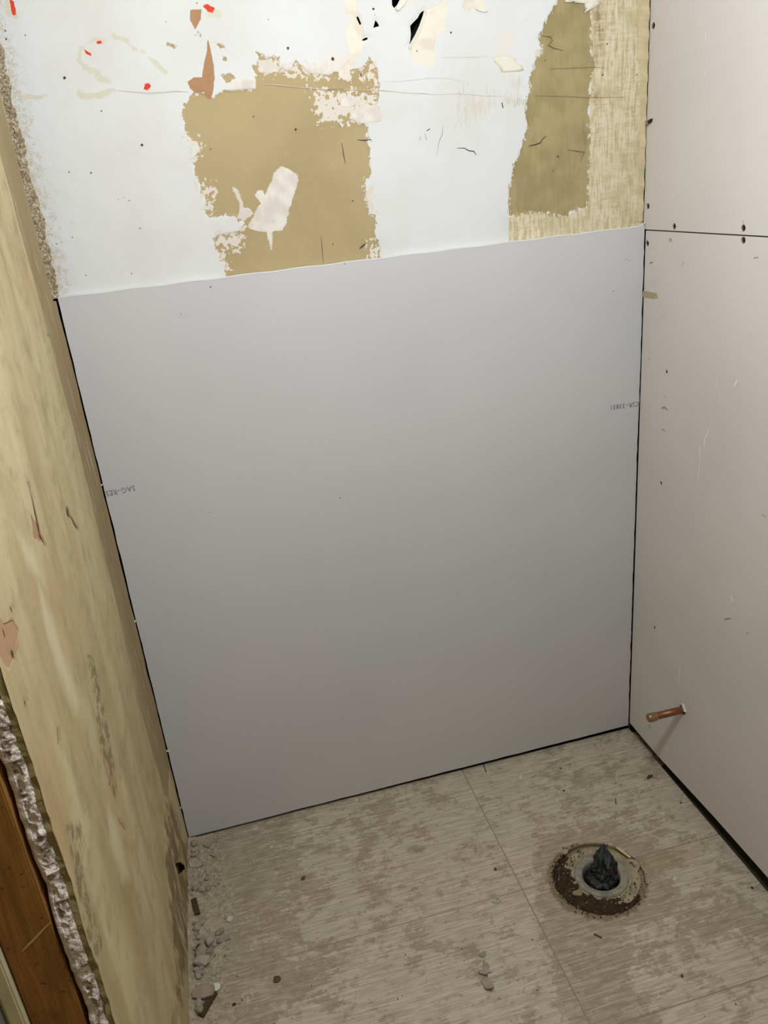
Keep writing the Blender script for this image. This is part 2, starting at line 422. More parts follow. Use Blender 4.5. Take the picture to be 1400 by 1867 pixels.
cream = [B3([(165,-20),(245,-20),(250,60),(270,120),(300,240),(285,300),(250,370),(210,410),(205,530),(130,510),(125,460),(200,370),(190,300),(180,250),(175,200),(210,110),(180,90)]),
         B3([(690,60),(760,30),(820,-20),(825,60),(800,150),(820,180),(760,220),(740,300),(745,400),(700,430),(640,405),(590,370),(580,300),(620,200),(660,120)]),
         B3([(1110,365),(1200,355),(1260,375),(1265,405),(1300,420),(1315,450),(1280,460),(1170,465),(1150,420),(1120,395)]),
         B3([(935,-15),(1040,-15),(1080,80),(1000,60),(950,80),(920,45)]),
         B4([(420,20),(480,5),(540,15),(520,60),(560,50),(600,25),(615,10),(600,-20),(430,-20)]),
         B4([(300,240),(345,230),(325,330),(305,320)])]
pinkish = [B3([(1130,215),(1240,205),(1250,260),(1200,300),(1230,340),(1200,360),(1130,350),(1140,290)]), B3([(700,190),(800,100),(825,180),(750,225)]), B3([(490,60),(560,0),(640,-20),(500,90)]), B2([(640,190),(930,170),(930,240),(700,230)]), B3([(60,330),(200,370),(100,460),(0,440)])]
glue = [([*B1([(520,205),(470,205),(410,250),(400,300),(430,350),(480,365),(520,400),(550,415)])], 0.0046), ([*B1([(585,185),(640,205),(690,250),(740,270),(780,310),(840,370)])], 0.0046),
        ([*B1([(400,475),(440,497)])], 0.005), ([*B1([(460,492),(510,485),(590,458)])], 0.005), ([*B1([(105,498),(160,495),(240,490)])], 0.0046), ([*B1([(240,485),(300,470)])], 0.0016), ([*B1([(358,1135),(372,1140)])], 0.004), ([*B1([(40,20),(50,70),(80,84)])], 0.006), ([*B1([(1070,70),(1110,70)])], 0.006)]
brown = [B1([(970,50),(1030,48),(1025,100),(995,150),(970,100)]), B1([(1060,190),(1075,260),(1090,330),(1095,400),(1085,480),(1075,508),(1055,500),(1040,470),(1000,478),(970,450),(955,420),(990,395),(1030,395),(1040,330),(1055,270)])]
red = [B1([(45,-10),(70,10),(80,60),(85,80),(65,80),(55,40)]), B1([(1035,30),(1060,20),(1095,40),(1085,65),(1060,60)]), B1([(740,430),(760,420),(770,440),(755,465),(735,455)]), B1([(430,250),(465,270),(468,290),(440,275)]), B1([(490,212),(515,207),(518,224),(492,226)]), B1([(1000,14),(1008,12),(1008,22),(1001,22)])]
worn = [B3([(860,560),(1180,580),(1200,470),(1330,470),(1340,680),(1180,700),(960,840),(880,800)]), B4([(160,470),(290,450),(280,510),(150,510)]), B4([(120,340),(260,340),(280,470),(150,470)])]
holes = [B8([(935,125),(915,200),(870,330),(820,440),(760,545),(715,595),(755,530),(765,430),(755,330),(780,300),(850,230),(885,165)]), B8([(310,255),(340,290),(362,335),(310,345),(280,365),(295,320)]), B8([(520,-40),(640,-40),(590,60),(550,105),(525,65)]), B8([(75,205),(95,215),(130,300),(115,325),(90,270),(70,230)]), B8([(140,505),(190,478),(218,483),(205,507),(150,522)])]

step = 0.0018
us = np.arange(0.004, W + 0.0, step); us[-1] = W - 0.0005
vs_ = np.concatenate([np.array([1.15]), np.arange(1.196, 1.672, step), np.array([1.8, 2.0, 2.2, 2.36])])
UU, VV = np.meshgrid(us, vs_, indexing='ij'); U, V = UU.ravel(), VV.ravel()
P, keep = cut_holes(U, V, len(us), len(vs_), holes, step)
depth = (vnoise(P[:, 0], P[:, 1], 9, 1) - 0.5) * 0.0016 + (vnoise(P[:, 0], P[:, 1], 60, 2) - 0.5) * 0.0004
tsd = sdf_poly(P, tan); osd = sdf_poly(P, olive)
depth += 0.0006 * np.clip(np.maximum(tsd, osd) / 0.003, -1, 1)
csd = union(P, cream)
hs = union(P, holes)
depth += np.where(hs > -0.006, 0.0018 * (1 + hs / 0.006).clip(0, 1), 0)
V3 = np.stack([P[:, 0], OLD_Y + depth, P[:, 1]], 1)
F = grid_faces(len(us), len(vs_), keep)
wall_back, used = grid_mesh('wall_back', V3, F, M_old)
tag(wall_back, 'old stripped wall with torn white paint and tan paper patches', kind='structure')
me = wall_back.data; Pu = P[used]
set_attr(me, 'tan', np.maximum(tsd[used], union(Pu, tan2))); set_attr(me, 'olive', osd[used]); set_attr(me, 'strip', sdf_poly(Pu, strip))
set_attr(me, 'stripstain', union(Pu, stripstain)); set_attr(me, 'cream', csd[used]); set_attr(me, 'pinkish', union(Pu, pinkish))
set_attr(me, 'glue', union(Pu, (), glue)); set_attr(me, 'brown', union(Pu, brown)); set_attr(me, 'red', union(Pu, red))
set_attr(me, 'skim', union(Pu, skim)); set_attr(me, 'speck', union(Pu, speckreg)); set_attr(me, 'worn', union(Pu, worn))
# near-black sheet standing in for the shade of the cavity behind the boards
bm_obj('cavity_back', box_bm(-0.14, W + 0.05, 0.075, 0.085, -0.03, 2.36), M_dark, wall_back)

# raised paper beside the long tear and torn edges of the other holes
def paper_flap(outline, lift, name='paper_flap', mat=None):
    """torn face paper standing off the wall along one side: lift(u, v) in metres"""
    c = np.mean(outline, 0); ringn = len(outline); vs, fs = [], []
    for k, q in enumerate((1.0, 0.66, 0.33)):
        for p in outline:
            u, v = c[0] + (p[0] - c[0]) * q, c[1] + (p[1] - c[1]) * q
            vs.append((u, OLD_Y - 0.0006 - lift(u, v), v))
    vs.append((c[0], OLD_Y - 0.0006 - lift(*c), c[1])); n0 = len(vs)
    for k in range(2):
        for i in range(ringn):
            j = (i + 1) % ringn; fs.append((k * ringn + i, k * ringn + j, (k + 1) * ringn + j, (k + 1) * ringn + i))
    for i in range(ringn): fs.append((2 * ringn + i, 2 * ringn + (i + 1) % ringn, n0 - 1))
    back = [(x, y + 0.0006, z) for x, y, z in vs]; fs2 = [tuple(n0 + q for q in f[::-1]) for f in fs]
    for i in range(ringn): fs2.append((i, n0 + i, n0 + (i + 1) % ringn, (i + 1) % ringn))
    o = mesh_obj(name, vs + back, fs + fs2, mat or M_cream, wall_back, True)
    return o
M_cream = plain('torn_paper_cream', srgb(222, 216, 200), 0.9, 0.04, 40)
h1a, h1b = np.array(B8([(935, 125)])[0]), np.array(B8([(715, 595)])[0]); hd = (h1b - h1a) / np.linalg.norm(h1b - h1a)
def lift1(u, v):
    q = np.array([u, v]) - h1a; s = abs(q[0] * hd[1] - q[1] * hd[0]); t = float(q @ hd) / np.linalg.norm(h1b - h1a)
    return 0.010 * max(0, 1 - s / 0.012) ** 2 * max(0, math.sin(math.pi * min(max(t, 0), 1))) 
paper_flap(B8([(940,120),(1000,170),(1000,260),(985,360),(1000,430),(950,560),(900,650),(820,720),(750,690),(725,610),(765,548),(826,442),(876,332),(920,205)]), lift1)
paper_flap(B8([(560,110),(600,60),(650,0),(720,-20),(680,60),(620,130),(580,150)]), lambda u, v: 0.003)
paper_flap(B4([(440,10),(485,0),(540,18),(528,64),(560,46),(598,25),(612,12),(600,-12),(440,-14)]), lambda u, v: 0.002 + 0.002 * math.sin(200 * u))
paper_flap(B3([(1112,366),(1200,356),(1258,376),(1264,404),(1298,420),(1312,448),(1280,458),(1172,463),(1150,420),(1120,395)]), lambda u, v: 0.0006)
paper_flap(B3([(1000,52),(1060,62),(1080,76),(1050,80),(1010,66)]), lambda u, v: 0.0025)

# pencil lines, scuffs, nail dots on the old wall
wp = lambda u, v: (u, OLD_Y - 0.0016, v)
dk = [(B2([(960,592),(968,640),(978,695)]), 0.0011), (B2([(855,1062),(860,1130),(866,1205)]), 0.0007), (B2([(945,485),(952,508)]), 0.0012), (B2([(880,318),(970,316)]), 0.0016),
      (B2([(1040,573),(1075,577),(1108,572),(1112,582)]), 0.0016), (B2([(1050,1128),(1070,1112),(1082,1105)]), 0.003),
      (B4([(330,170),(370,175),(380,190),(360,215),(385,228),(435,240)]), 0.0009), (B4([(270,690),(300,683),(322,675),(335,655),(352,642)]), 0.0016),
      (B4([(450,708),(500,715),(540,722)]), 0.0010), (B4([(510,765),(525,730),(532,700)]), 0.0008), (B4([(380,800),(384,812)]), 0.002), (B4([(400,742),(408,735),(410,745)]), 0.003),
      (B3([(150,910),(160,980),(172,1045)]), 0.0008), (B3([(885,945),(930,945),(960,962),(990,965),(1008,988)]), 0.0016), (B3([(690,835),(712,822)]), 0.003),
      (B3([(650,870),(648,900)]), 0.0012), (B3([(680,850),(690,895)]), 0.0010), (B3([(795,800),(790,860),(770,900),(755,1000)]), 0.0006), (B3([(1335,755),(1340,810)]), 0.0012), (B3([(1340,930),(1390,922)]), 0.0012)]
strk = [(B3([(1170,655),(1178,690)]), 0.004)]
for k in range(13): 
    a = 1200 + k * 12; strk.append((B3([(a, 625 + random.uniform(0, 14)), (a + random.uniform(-4, 4), 675 + random.uniform(-12, 18))]), random.uniform(0.001, 0.0026)))
for k in range(22):
    a = random.uniform(880, 1340); b = random.uniform(480, 620); strk.append((B3([(a, b), (a + random.uniform(-3, 6), b + random.uniform(20, 70))]), random.uniform(0.0004, 0.0009)))
for k in range(16):
    a = random.uniform(870, 950); b = random.uniform(620, 800); strk.append((B3([(a, b), (a + random.uniform(-3, 6), b + random.uniform(15, 50))]), random.uniform(0.0004, 0.0008)))
dots = [(q, r) for q, r in zip(B1([(330,398),(725,740),(353,878),(465,882),(632,1010),(605,1015),(660,1024),(290,1245),(370,1210),(440,1405),(1075,760),(28,158),(33,200),(130,180),(848,112),(1370,100),(672,1395),(716,1165),(519,567)]), [.0028,.0024,.0012,.0014,.0007,.0007,.0009,.0012,.0012,.0010,.0011,.0015,.0016,.0012,.0010,.0009,.0012,.0011,.0012])]
dots += [(q, r) for q, r in zip(B2([(725,520),(915,162),(685,105),(1058,243),(510,455),(915,1105),(1015,885)]), [.0026,.0036,.0026,.0022,.0014,.0014,.0013])]
dots += [(q, r) for q, r in zip(B4([(638,208),(617,354),(777,354),(345,286)]), [.0018,.0018,.0014,.0012])]
dots = [(q, r * 0.8) for q, r in dots]
dots += [(q, r) for q, r in zip(B8([(283,115),(838,653),(1272,418),(300,190)]), [.0019,.0012,.0016,.0006])]
o = ribbon_marks('scuff_marks', dk + strk[:1], dots, wp, M_mark, wall_back); tag(o, kind='stuff')
M_brownmark = plain('scuff_brown', srgb(150, 128, 92), 0.9, 0.25)
o = ribbon_marks('scrape_marks', strk, [], wp, plain('scrape_tan', srgb(176, 162, 134), 0.9, 0.3), wall_back); tag(o, kind='stuff')
seams = [(B2([(555,290),(640,295),(760,308),(880,318),(1000,318),(1150,322),(1400,340)]), 0.0008), (B3([(785,368),(900,366),(1000,366),(1090,358)]), 0.0009), (B3([(390,578),(540,592),(760,604),(900,598),(1060,612),(1180,615)]), 0.0009),
         (B3([(400,522),(520,520),(720,498),(830,500),(920,520)]), 0.0008), (B1([(600,462),(760,475),(900,465),(960,470)]), 0.0016), (B1([(1150,468),(1300,455)]), 0.0010), (B4([(300,452),(450,455),(560,462),(720,460)]), 0.0012), (B4([(370,325),(450,322),(560,318),(630,320)]), 0.0014), (B4([(530,545),(525,600),(535,650),(545,690)]), 0.0010)]
o = ribbon_marks('seam_lines', seams[-3:], [], wp, M_brownmark, wall_back); tag(o, kind='stuff')
o = ribbon_marks('seam_lines', seams[:-3], [], wp, M_marklight, wall_back); tag(o, kind='stuff')

# curled remains of paper tape along the right-hand corner
tl = [bw(1176 - (13 if y_ < 115 else 5) + random.uniform(-2.0, 2.0) - y_ * 0.024, y_) for y_ in range(-20, 405, 8)]
tr = [(W - 0.0022, v) for u, v in tl]
n = len(tl); vs = [(u, OLD_Y - 0.0014, v) for u, v in tl] + [(u, OLD_Y - 0.0040 - 0.0015 * math.sin(i * 1.3), v) for i, (u, v) in enumerate(tr)]
vs += [(x_, y_ + 0.0006, z_) for x_, y_, z_ in vs]
fs = []
for i in range(n - 1): fs += [(i, i + 1, n + i + 1, n + i), (2 * n + i, 3 * n + i, 3 * n + i + 1, 2 * n + i + 1), (i, 2 * n + i, 2 * n + i + 1, i + 1), (n + i, n + i + 1, 3 * n + i + 1, 3 * n + i)]
mesh_obj('corner_tape', vs, fs, plain('corner_tape_ochre', srgb(196, 181, 144), 0.9, 0.25, 60), wall_back)
# rough mortar strip in the old corner
M_mortar_n = NT('crumbling_mortar', 0.95, 0.1)
_n = M_mortar_n; _a = _n.noise(260, 5, 0.7); _b = _n.noise(60, 4)
_n.color(_n.mix(_n.ramp(_a, 0.40, 0.62), srgb(132, 112, 82), _n.mix(_n.ramp(_b, 0.35, 0.65), srgb(186, 170, 138), srgb(214, 203, 180)))); _n.bump(_a, 0.003)
nz = np.arange(1.204, 1.70, 0.0016); nt = np.linspace(0, 1, 22)
TT, ZZ = np.meshgrid(nt, nz, indexing='ij'); T, Z = TT.ravel(), ZZ.ravel()
edge = 0.0075 + 0.010 * (vnoise(Z, Z * 0, 45, 5) - 0.45) + 0.005 * (vnoise(Z, Z * 0, 160, 6) - 0.5)
x = -0.016 + T * (0.016 + edge); yy = -0.014 + T * 0.0245
lump = (vnoise(T * 0.03, Z, 260, 8) - 0.5) * 0.006 + (vnoise(T * 0.03, Z, 600, 9) - 0.5) * 0.0035
fade = np.sin(np.pi * np.clip(T * 1.0, 0, 1)) ** 0.5
V3 = np.stack([x + lump * fade * 0.6, yy - np.abs(lump) * fade - 0.002 * fade, Z], 1)
grid_mesh('mortar_strip', V3, grid_faces(len(nt), len(nz)), M_mortar_n.m, wall_back, False)

# new plasterboard panel on the lower back wall
def jag(n, amp, seed):
    r = random.Random(seed); v = [r.uniform(-amp, amp) for _ in range(n)]
    return [(v[i - 1] + 2 * v[i] + v[(i + 1) % n]) / 4 for i in range(n)]
PZ0, PZ1, PX0, PX1 = 0.0085, 1.205, 0.0030, W - 0.0020
j = jag(90, 0.0022, 3); lft = [(PX0 + abs(j[i]) * 0.7 - 0.0006, PZ0 + (PZ1 - PZ0) * i / 89) for i in range(90)]
j = jag(120, 0.0020, 4); rgt = [(PX1 - abs(j[i]) * 0.9 + (0.0012 if i < 40 else 0), PZ1 - (PZ1 - 0.0170) * i / 119) for i in range(120)]
bot = [(PX1 - (PX1 - PX0) * i / 40, 0.0168 - 0.0083 * i / 40 + random.uniform(-.0006, .0006)) for i in range(1, 40)]
outline = lft + rgt + bot
outline[0] = (PX0, PZ0)
panel = plate_obj('drywall_panel', outline, [], lambda u, v: (u, 0.0, v), lambda u, v: (u, 0.0098, v), M_panel, wall_back, True)
tag(panel, 'new grey plasterboard panel on the lower half of the wall')
# rounded paper rim along the panel top, paled in colour as the lit edge
bm = bmesh.new(); prev = None
for i in range(101):
    xx = PX0 + (PX1 - PX0) * i / 100; rr = [bm.verts.new((xx, yq, PZ1 + zq + 0.0006 * math.sin(i * 0.7))) for yq, zq in ((-0.0004, -0.0004), (-0.0003, 0.0005), (0.003, 0.0010), (0.0098, 0.0009))]
    if prev:
        for q in range(3): bm.faces.new((prev[q], rr[q], rr[q + 1], prev[q + 1]))
    prev = rr
bm_obj('lit_paper_rim', bm, M_rim, panel, True)
def text_part(txt, corner_px, end_px, height, parent, name, mat, y=-0.0004):
    """print upside down on the panel: the string starts at corner_px and runs towards end_px"""
    cu = bpy.data.curves.new(name, 'FONT'); cu.body = txt; cu.size = 1.0; cu.resolution_u = 2; cu.space_character = 1.12
    tmp = bpy.data.objects.new('tmp', cu); COL.objects.link(tmp)
    dg = bpy.context.evaluated_depsgraph_get(); me = bpy.data.meshes.new_from_object(tmp.evaluated_get(dg))
    bpy.data.objects.remove(tmp)
    n = len(me.vertices); co = np.zeros(n * 3, np.float32); me.vertices.foreach_get('co', co); co = co.reshape(-1, 3)
    a = np.array(bw(*corner_px, 0.0)); b = np.array(bw(*end_px, 0.0)); d = b - a; L = np.linalg.norm(d); d /= L
    up = np.array([d[1], -d[0]]);  up = up if up[1] < 0 else -up
    u = co[:, 0] / co[:, 0].max() * L; v = co[:, 1] / 0.70 * height
    Q = a + u[:, None] * d + v[:, None] * up
    co = np.stack([Q[:, 0], np.full(n, y), Q[:, 1]], 1).astype(np.float32); me.vertices.foreach_set('co', co.ravel())
    me.materials.clear(); me.materials.append(mat); me.update(); me.name = name
    return link(bpy.data.objects.new(name, me), parent)
_m = NT('faded_ink', 0.9, 0.1); _v = _m.voro(420); _m.color(_m.mix(_m.ramp(_v, 0.45, 0.9), srgb(100, 100, 100), (0.40, 0.40, 0.41))); M_ink = _m.m
_m = NT('dark_ink', 0.9, 0.1); _v = _m.voro(420); _m.color(_m.mix(_m.ramp(_v, 0.45, 0.9), srgb(80, 78, 76), (0.36, 0.35, 0.35))); M_ink2 = _m.m
o = text_part('SAG\u2013RES', (245, 885), (192, 896), 0.0105, panel, 'printed_lettering', M_ink); tag(o, 'faded grey print reading SAG-RES upside down')
o = text_part('CSR\u201333831', (1165, 732), (1114, 739), 0.0100, panel, 'printed_lettering', M_ink2); tag(o, 'small dark print with digits upside down')
pd = [(bw(x_, y_, 0), r_) for x_, y_, r_ in [(620,908,.0013),(383,934,.0010),(1118,531,.0010),(996,1045,.0010),(384,523,.0012),(835,1080,.0008),(628,481,.0010),(322,1024,.0006),(470,1010,.0006),(1148,475,.0008),(330,572,.0008)]]
o = ribbon_marks('speck_marks', [([bw(1139,474,0), bw(1143,472,0)], .0010)], pd, lambda u, v: (u, -0.0004, v), M_mark, panel); tag(o, kind='stuff')
# gypsum crumbs at the panel's upper corners
for px_, py_, s_, sd in ((1172, 411, 0.013, 3), (1162, 412, 0.008, 9), (103, 548, 0.008, 4), (97, 541, 0.007, 8)):
    u, v = bw(px_, py_, 0.002)
    me = flake_mesh('plaster_crumb', sd, M_gyp, 0.16, 0.4)
    o = bpy.data.objects.new('plaster_crumb', me); o.location = (u, 0.0015, max(v, PZ1 + 0.001)); o.scale = (s_,) * 3; o.rotation_euler = (0.5, 0.1 * sd, sd); link(o, wall_back)

# ================================================================== RIGHT WALL
wall_right = bm_obj('wall_right', box_bm(W + 0.060, W + 0.075, -2.35, 0.08, -0.05, 2.36), M_dark)
tag(wall_right, 'right wall of two new plasterboard sheets', kind='structure')
seam = lambda y: 1.197 - 0.022 * y
screws_u = [rw(1191, 47), rw(1181, 376), rw(1229, 413), rw(1355, 416)]
screws_l = [rw(1180, 444), rw(1355, 438), rw(1215, 678), rw(1205, 881), rw(1193, 1144)]
pipe_c = rw(1244, 1294)
YE = -2.35
rp = lambda u, v: (W, u, v); rb = lambda u, v: (W + 0.0127, u, v)
def srad(i): return 0.0042 if i in (3, 4) else 0.0056
n_up = 60; j = jag(n_up, 0.0016, 12)
up_out = [(0.0085 + j[i] - 0.001, seam(0) + 0.0012 + (2.358 - seam(0) - 0.0012) * i / (n_up - 1)) for i in range(n_up)] + [(YE, 2.358), (YE, seam(YE) + 0.0012)]
sh_u = plate_obj('drywall_sheet', up_out, [ring(u, v, 0.0056, 12, 0.06) for u, v in screws_u], rp, rb, M_sheet, wall_right, False)
tag(sh_u, 'upper warm white plasterboard sheet above the thin seam')
lo_out = [(-0.0022, 0.026), (-0.0022, seam(0) - 0.0010), (YE, seam(YE) - 0.0010), (YE, 0.045), (-1.0, 0.045), (-0.5, 0.039), (-0.35, 0.036), (-0.12, 0.024)]
lholes = [ring(u, v, 0.0040 if k in (2, 3, 4) else 0.0056, 12, 0.08) for k, (u, v) in enumerate(screws_l)] + [ring(*pipe_c, 0.0112, 18, 0.10)]
sh_l = plate_obj('drywall_sheet', lo_out, lholes, rp, rb, M_sheet, wall_right, False)
tag(sh_l, 'lower warm grey plasterboard sheet with copper pipe hole')
M_screw = plain('black_screw', (0.022, 0.021, 0.020), 0.55, 0.3, metal=0.3)
M_dimple = plain('torn_dimple', srgb(120, 108, 94), 0.95, 0.25)
def screw(u, v, r, parent):
    bm = lathe_bm([(r * 1.0, 0.0004), (r * 0.92, 0.0016), (r * 0.80, 0.0022)], 14, 'X')
    o = bm_obj('screw_dimple', bm, M_dimple, parent, True); o.location = (W, u, v)
    # bugle head with a cross recess
    bm = bmesh.new(); hr = r * 0.86; pts = []
    outer = [bm.verts.new((0.0022, hr * math.cos(a), hr * math.sin(a))) for a in [i * math.pi / 8 for i in range(16)]]
    cr = []
    for i in range(16):
        a = i * math.pi / 8; q = 0.55 if i % 4 == 0 else (0.18 if i % 4 == 2 else 0.30)
        cr.append((q * hr * math.cos(a), q * hr * math.sin(a)))
    inn = [bm.verts.new((0.0018, p[0], p[1])) for p in cr]; dep = [bm.verts.new((0.0042, p[0] * 0.8, p[1] * 0.8)) for p in cr]; rim = [bm.verts.new((0.0060, hr * 0.9 * math.cos(a), hr * 0.9 * math.sin(a))) for a in [i * math.pi / 8 for i in range(16)]]
    for i in range(16):
        k = (i + 1) % 16
        bm.faces.new((outer[i], outer[k], inn[k], inn[i])); bm.faces.new((inn[i], inn[k], dep[k], dep[i])); bm.faces.new((rim[i], rim[k], outer[k], outer[i]))
    bm.faces.new(dep)
    o = bm_obj('screw', bm, M_screw, parent); o.location = (W, u, v); return o
for u, v in screws_u: screw(u, v, 0.0056, sh_u)
for k, (u, v) in enumerate(screws_l): screw(u, v, 0.0040 if k in (2, 3, 4) else 0.0056, sh_l)
# torn face paper strip, scratches and smudges on the sheets
M_kraft = plain('kraft_tear', srgb(176, 158, 128), 0.95, 0.12, 90)
def patch(name, pts_px, off, mat, parent, thick=0.0004):
    q = [rw(*p) for p in pts_px]; n = len(q)
    vs = [(W - off, u, v) for u, v in q] + [(W + 0.0002, u, v) for u, v in q]
    fs = [tuple(range(n - 1, -1, -1))] + [(i, (i + 1) % n, n + (i + 1) % n, n + i) for i in range(n)]
    o = mesh_obj(name, vs, fs, mat, parent)
    bm = bmesh.new(); bm.from_mesh(o.data); bmesh.ops.recalc_face_normals(bm, faces=bm.faces[:]); bm.to_mesh(o.data); bm.free(); return o
o = patch('paper_tear', [(1172,531),(1180,531),(1188,533),(1197,534),(1199.5,543),(1192,544.5),(1183,543.5),(1171,541)], 0.0005, M_kraft, sh_l); tag(o, 'small brown torn strip of face paper')
M_scr = plain('pale_scratch', srgb(236, 232, 226), 0.9, 0.05)
M_smu = plain('grey_smudge', srgb(166, 157, 148), 0.9, 0.08)
sw = lambda pts: [rw(*p) for p in pts]
Rk = lambda pts: crop(1100, 780, 3.89, pts, rw)
Rt = lambda pts: crop(1100, 380, 4.667, pts, rw)
scr = [(Rk([(752,0),(740,40),(715,100),(722,150)]), .0040), (Rk([(684,125),(686,180),(684,230)]), .0042), (Rk([(682,230),(680,310),(662,425)]), .0026), (Rk([(518,525),(508,570)]), .0036), (Rk([(492,585),(480,655)]), .0040),
       (Rk([(408,665),(408,690)]), .0042), (Rk([(658,595),(652,630)]), .0022), (Rk([(652,715),(648,745)]), .0022), (Rk([(905,1190),(914,1220),(918,1235)]), .0062), (Rk([(630,1195),(630,1230)]), .0022), (Rk([(548,1640),(540,1740),(532,1840)]), .0030),
       (Rk([(838,100),(828,160)]), .0014), (Rk([(772,150),(770,175)]), .0024), (Rk([(285,575),(300,615)]), .0022),
       (Rt([(1145,1450),(1128,1490),(1108,1520)]), .0050), (Rt([(1215,1330),(1190,1385)]), .0026), (Rt([(970,1430),(958,1510)]), .0026), (Rt([(992,1575),(985,1650)]), .0030), (Rt([(920,1740),(905,1860)]), .0022), (Rt([(1290,1260),(1280,1290)]), .0024), (Rt([(1040,1230),(1030,1290)]), .0016)]
o = ribbon_marks('pale_scratches', scr, [], lambda u, v: (W - 0.0004, u, v), M_scr, sh_l); tag(o, kind='stuff')
smu = [(Rk([(855,1362),(880,1352),(905,1352)]), .0032), (Rk([(1125,612),(1150,630)]), .0040), (Rt([(495,1700),(520,1690),(550,1715)]), .006), (Rt([(515,1600),(530,1600)]), .004), (Rk([(412,10),(440,20)]), .006), (Rt([(680,450),(672,490)]), .003), (Rt([(1280,420),(1320,415)]), .005), (Rk([(1015,1455),(1035,1450)]), .003)]
o = ribbon_marks('grey_smudges', smu, [], lambda u, v: (W - 0.0005, u, v), M_smu, sh_l); tag(o, kind='stuff')
drk = [(Rt([(425,610),(426,640)]), .0012), (Rt([(555,262),(565,285),(578,262),(560,258)]), .0012), (Rt([(570,255),(582,275),(588,290)]), .0010), (Rt([(395,478),(402,462),(425,458)]), .0016), (sw([(1183,1322),(1186,1328)]), .0045), (Rt([(385,1280),(395,1285)]), .002)]
o = ribbon_marks('dark_scuffs', drk, [], lambda u, v: (W - 0.0005, u, v), M_mark, sh_l); tag(o, kind='stuff')
o = ribbon_marks('dark_scuffs', [(sw([(1355,402),(1355,407)]), .0018)], [], lambda u, v: (W - 0.0005, u, v), M_mark, sh_u); tag(o, kind='stuff')
upale = [(crop(860, 0, 2.5926, [(1105,150),(1108,195)], rw), .003), (crop(860, 0, 2.5926, [(1102,330),(1104,360)], rw), .003)]
o = ribbon_marks('pale_scratches', upale, [], lambda u, v: (W - 0.0004, u, v), M_scr, sh_u); tag(o, kind='stuff')
# broken corner of the upper sheet edge: torn paper and a dark chip
patch('paper_tear', [(1174,216),(1181,219),(1189,217),(1187,223),(1181,229),(1176,232)], 0.0040, plain('torn_grey_paper', srgb(150, 132, 118), 0.95, 0.35, 160), sh_u)
patch('dark_chip', [(1174,229),(1180,226),(1176,233)], 0.0046, M_screw, sh_u)
patch('dark_chip', [(1184,221),(1190,216),(1189,222),(1186,225)], 0.0046, M_screw, sh_u)

# ================================================================== LEFT WALL
def left_wall_material():
    m = NT('old_tan_paper', 0.8, 0.25)
    x, y, z = m.xyz()
    broad = m.noise(1.0, 3, 0.55, m.mapping((9, 7, 1.5)))
    streak2 = m.noise(1.0, 4, 0.65, m.mapping((120, 90, 9)))
    drip = m.noise(1.0, 3, 0.6, m.mapping((24, 18, 2.4), loc=(1, 4, 2)))
    mid = m.noise(24, 4, 0.7); fine = m.noise(240, 3, 0.6); patch = m.noise(6, 3, 0.6)
    c = m.mix(m.ramp(broad, 0.35, 0.65), srgb(176, 157, 116), srgb(192, 176, 136))
    c = m.mix(m.ramp(patch, 0.45, 0.70, 0, 0.55), c, srgb(164, 150, 110))
    c = m.mix(m.ramp(mid, 0.48, 0.72, 0, 0.6), c, srgb(154, 140, 102))
    c = m.mix(m.ramp(m.noise(1.0, 3, 0.6, m.mapping((9, 7, 3), loc=(5, 2, 7))), 0.52, 0.68, 0, 0.65), c, srgb(176, 146, 106))
    c = m.mix(m.ramp(drip, 0.52, 0.72, 0, 0.45), c, srgb(150, 132, 94))
    c = m.mix(m.ramp(drip, 0.28, 0.45, 0.35, 0.0), c, srgb(196, 183, 146))
    pale = m.ramp(m.add(m.attr('pale'), m.mul(m.add(mid, -0.5), 0.03)), -0.010, 0.020); c = m.mix(m.mul(pale, 0.75), c, srgb(204, 192, 157))
    band = m.ramp(m.add(m.attr('band'), m.mul(m.add(streak2, -0.5), 0.016)), -0.0020, 0.0020)
    bandc = m.mix(m.ramp(broad, 0.35, 0.65), srgb(142, 121, 86), srgb(156, 138, 101))
    bandc = m.mix(m.ramp(streak2, 0.58, 0.66, 0, 0.7), bandc, srgb(192, 182, 154))
    c = m.mix(m.mul(band, 0.9), c, bandc)
    peel = m.ramp(m.add(m.attr('peel'), m.mul(m.add(mid, -0.5), 0.030)), -0.001, 0.001); c = m.mix(peel, c, srgb(166, 132, 98))
    smear = m.mul(m.ramp(m.add(m.attr('smear'), m.mul(m.add(fine, -0.5), 0.020)), -0.001, 0.004), m.ramp(m.noise(1.0, 4, 0.7, m.mapping((80, 60, 70))), 0.44, 0.56, 0.05, 0.95)); c = m.mix(m.mul(smear, 0.75), c, srgb(112, 98, 68))
    md = m.noise(1.0, 4, 0.7, m.mapping((45, 38, 11)))
    mold = m.mul(m.ramp(m.attr('mold'), -0.012, 0.012), m.ramp(m.add(md, m.mul(m.attr('mold'), 4.0)), 0.47, 0.66)); c = m.mix(m.mul(mold, 0.7), c, m.mix(fine, srgb(66, 55, 38), srgb(112, 96, 68)))
    c = m.mix(m.ramp(streak2, 0.70, 0.78, 0, 0.35), c, srgb(202, 191, 160))
    c = m.mix(m.ramp(m.noise(1.0, 4, 0.75, m.mapping((60, 50, 16), loc=(3, 1, 2))), 0.64, 0.76, 0, 0.55), c, srgb(134, 118, 82))
    m.color(c)
    m.bump(m.add(m.mul(mid, 0.6), m.add(m.mul(m.ramp(m.attr('peel'), -0.001, 0.001), -0.6), m.mul(m.ramp(m.attr('band'), -0.002, 0.002), -0.5))), 0.0016)
    return m.m
M_left = left_wall_material()
YEND = -0.785
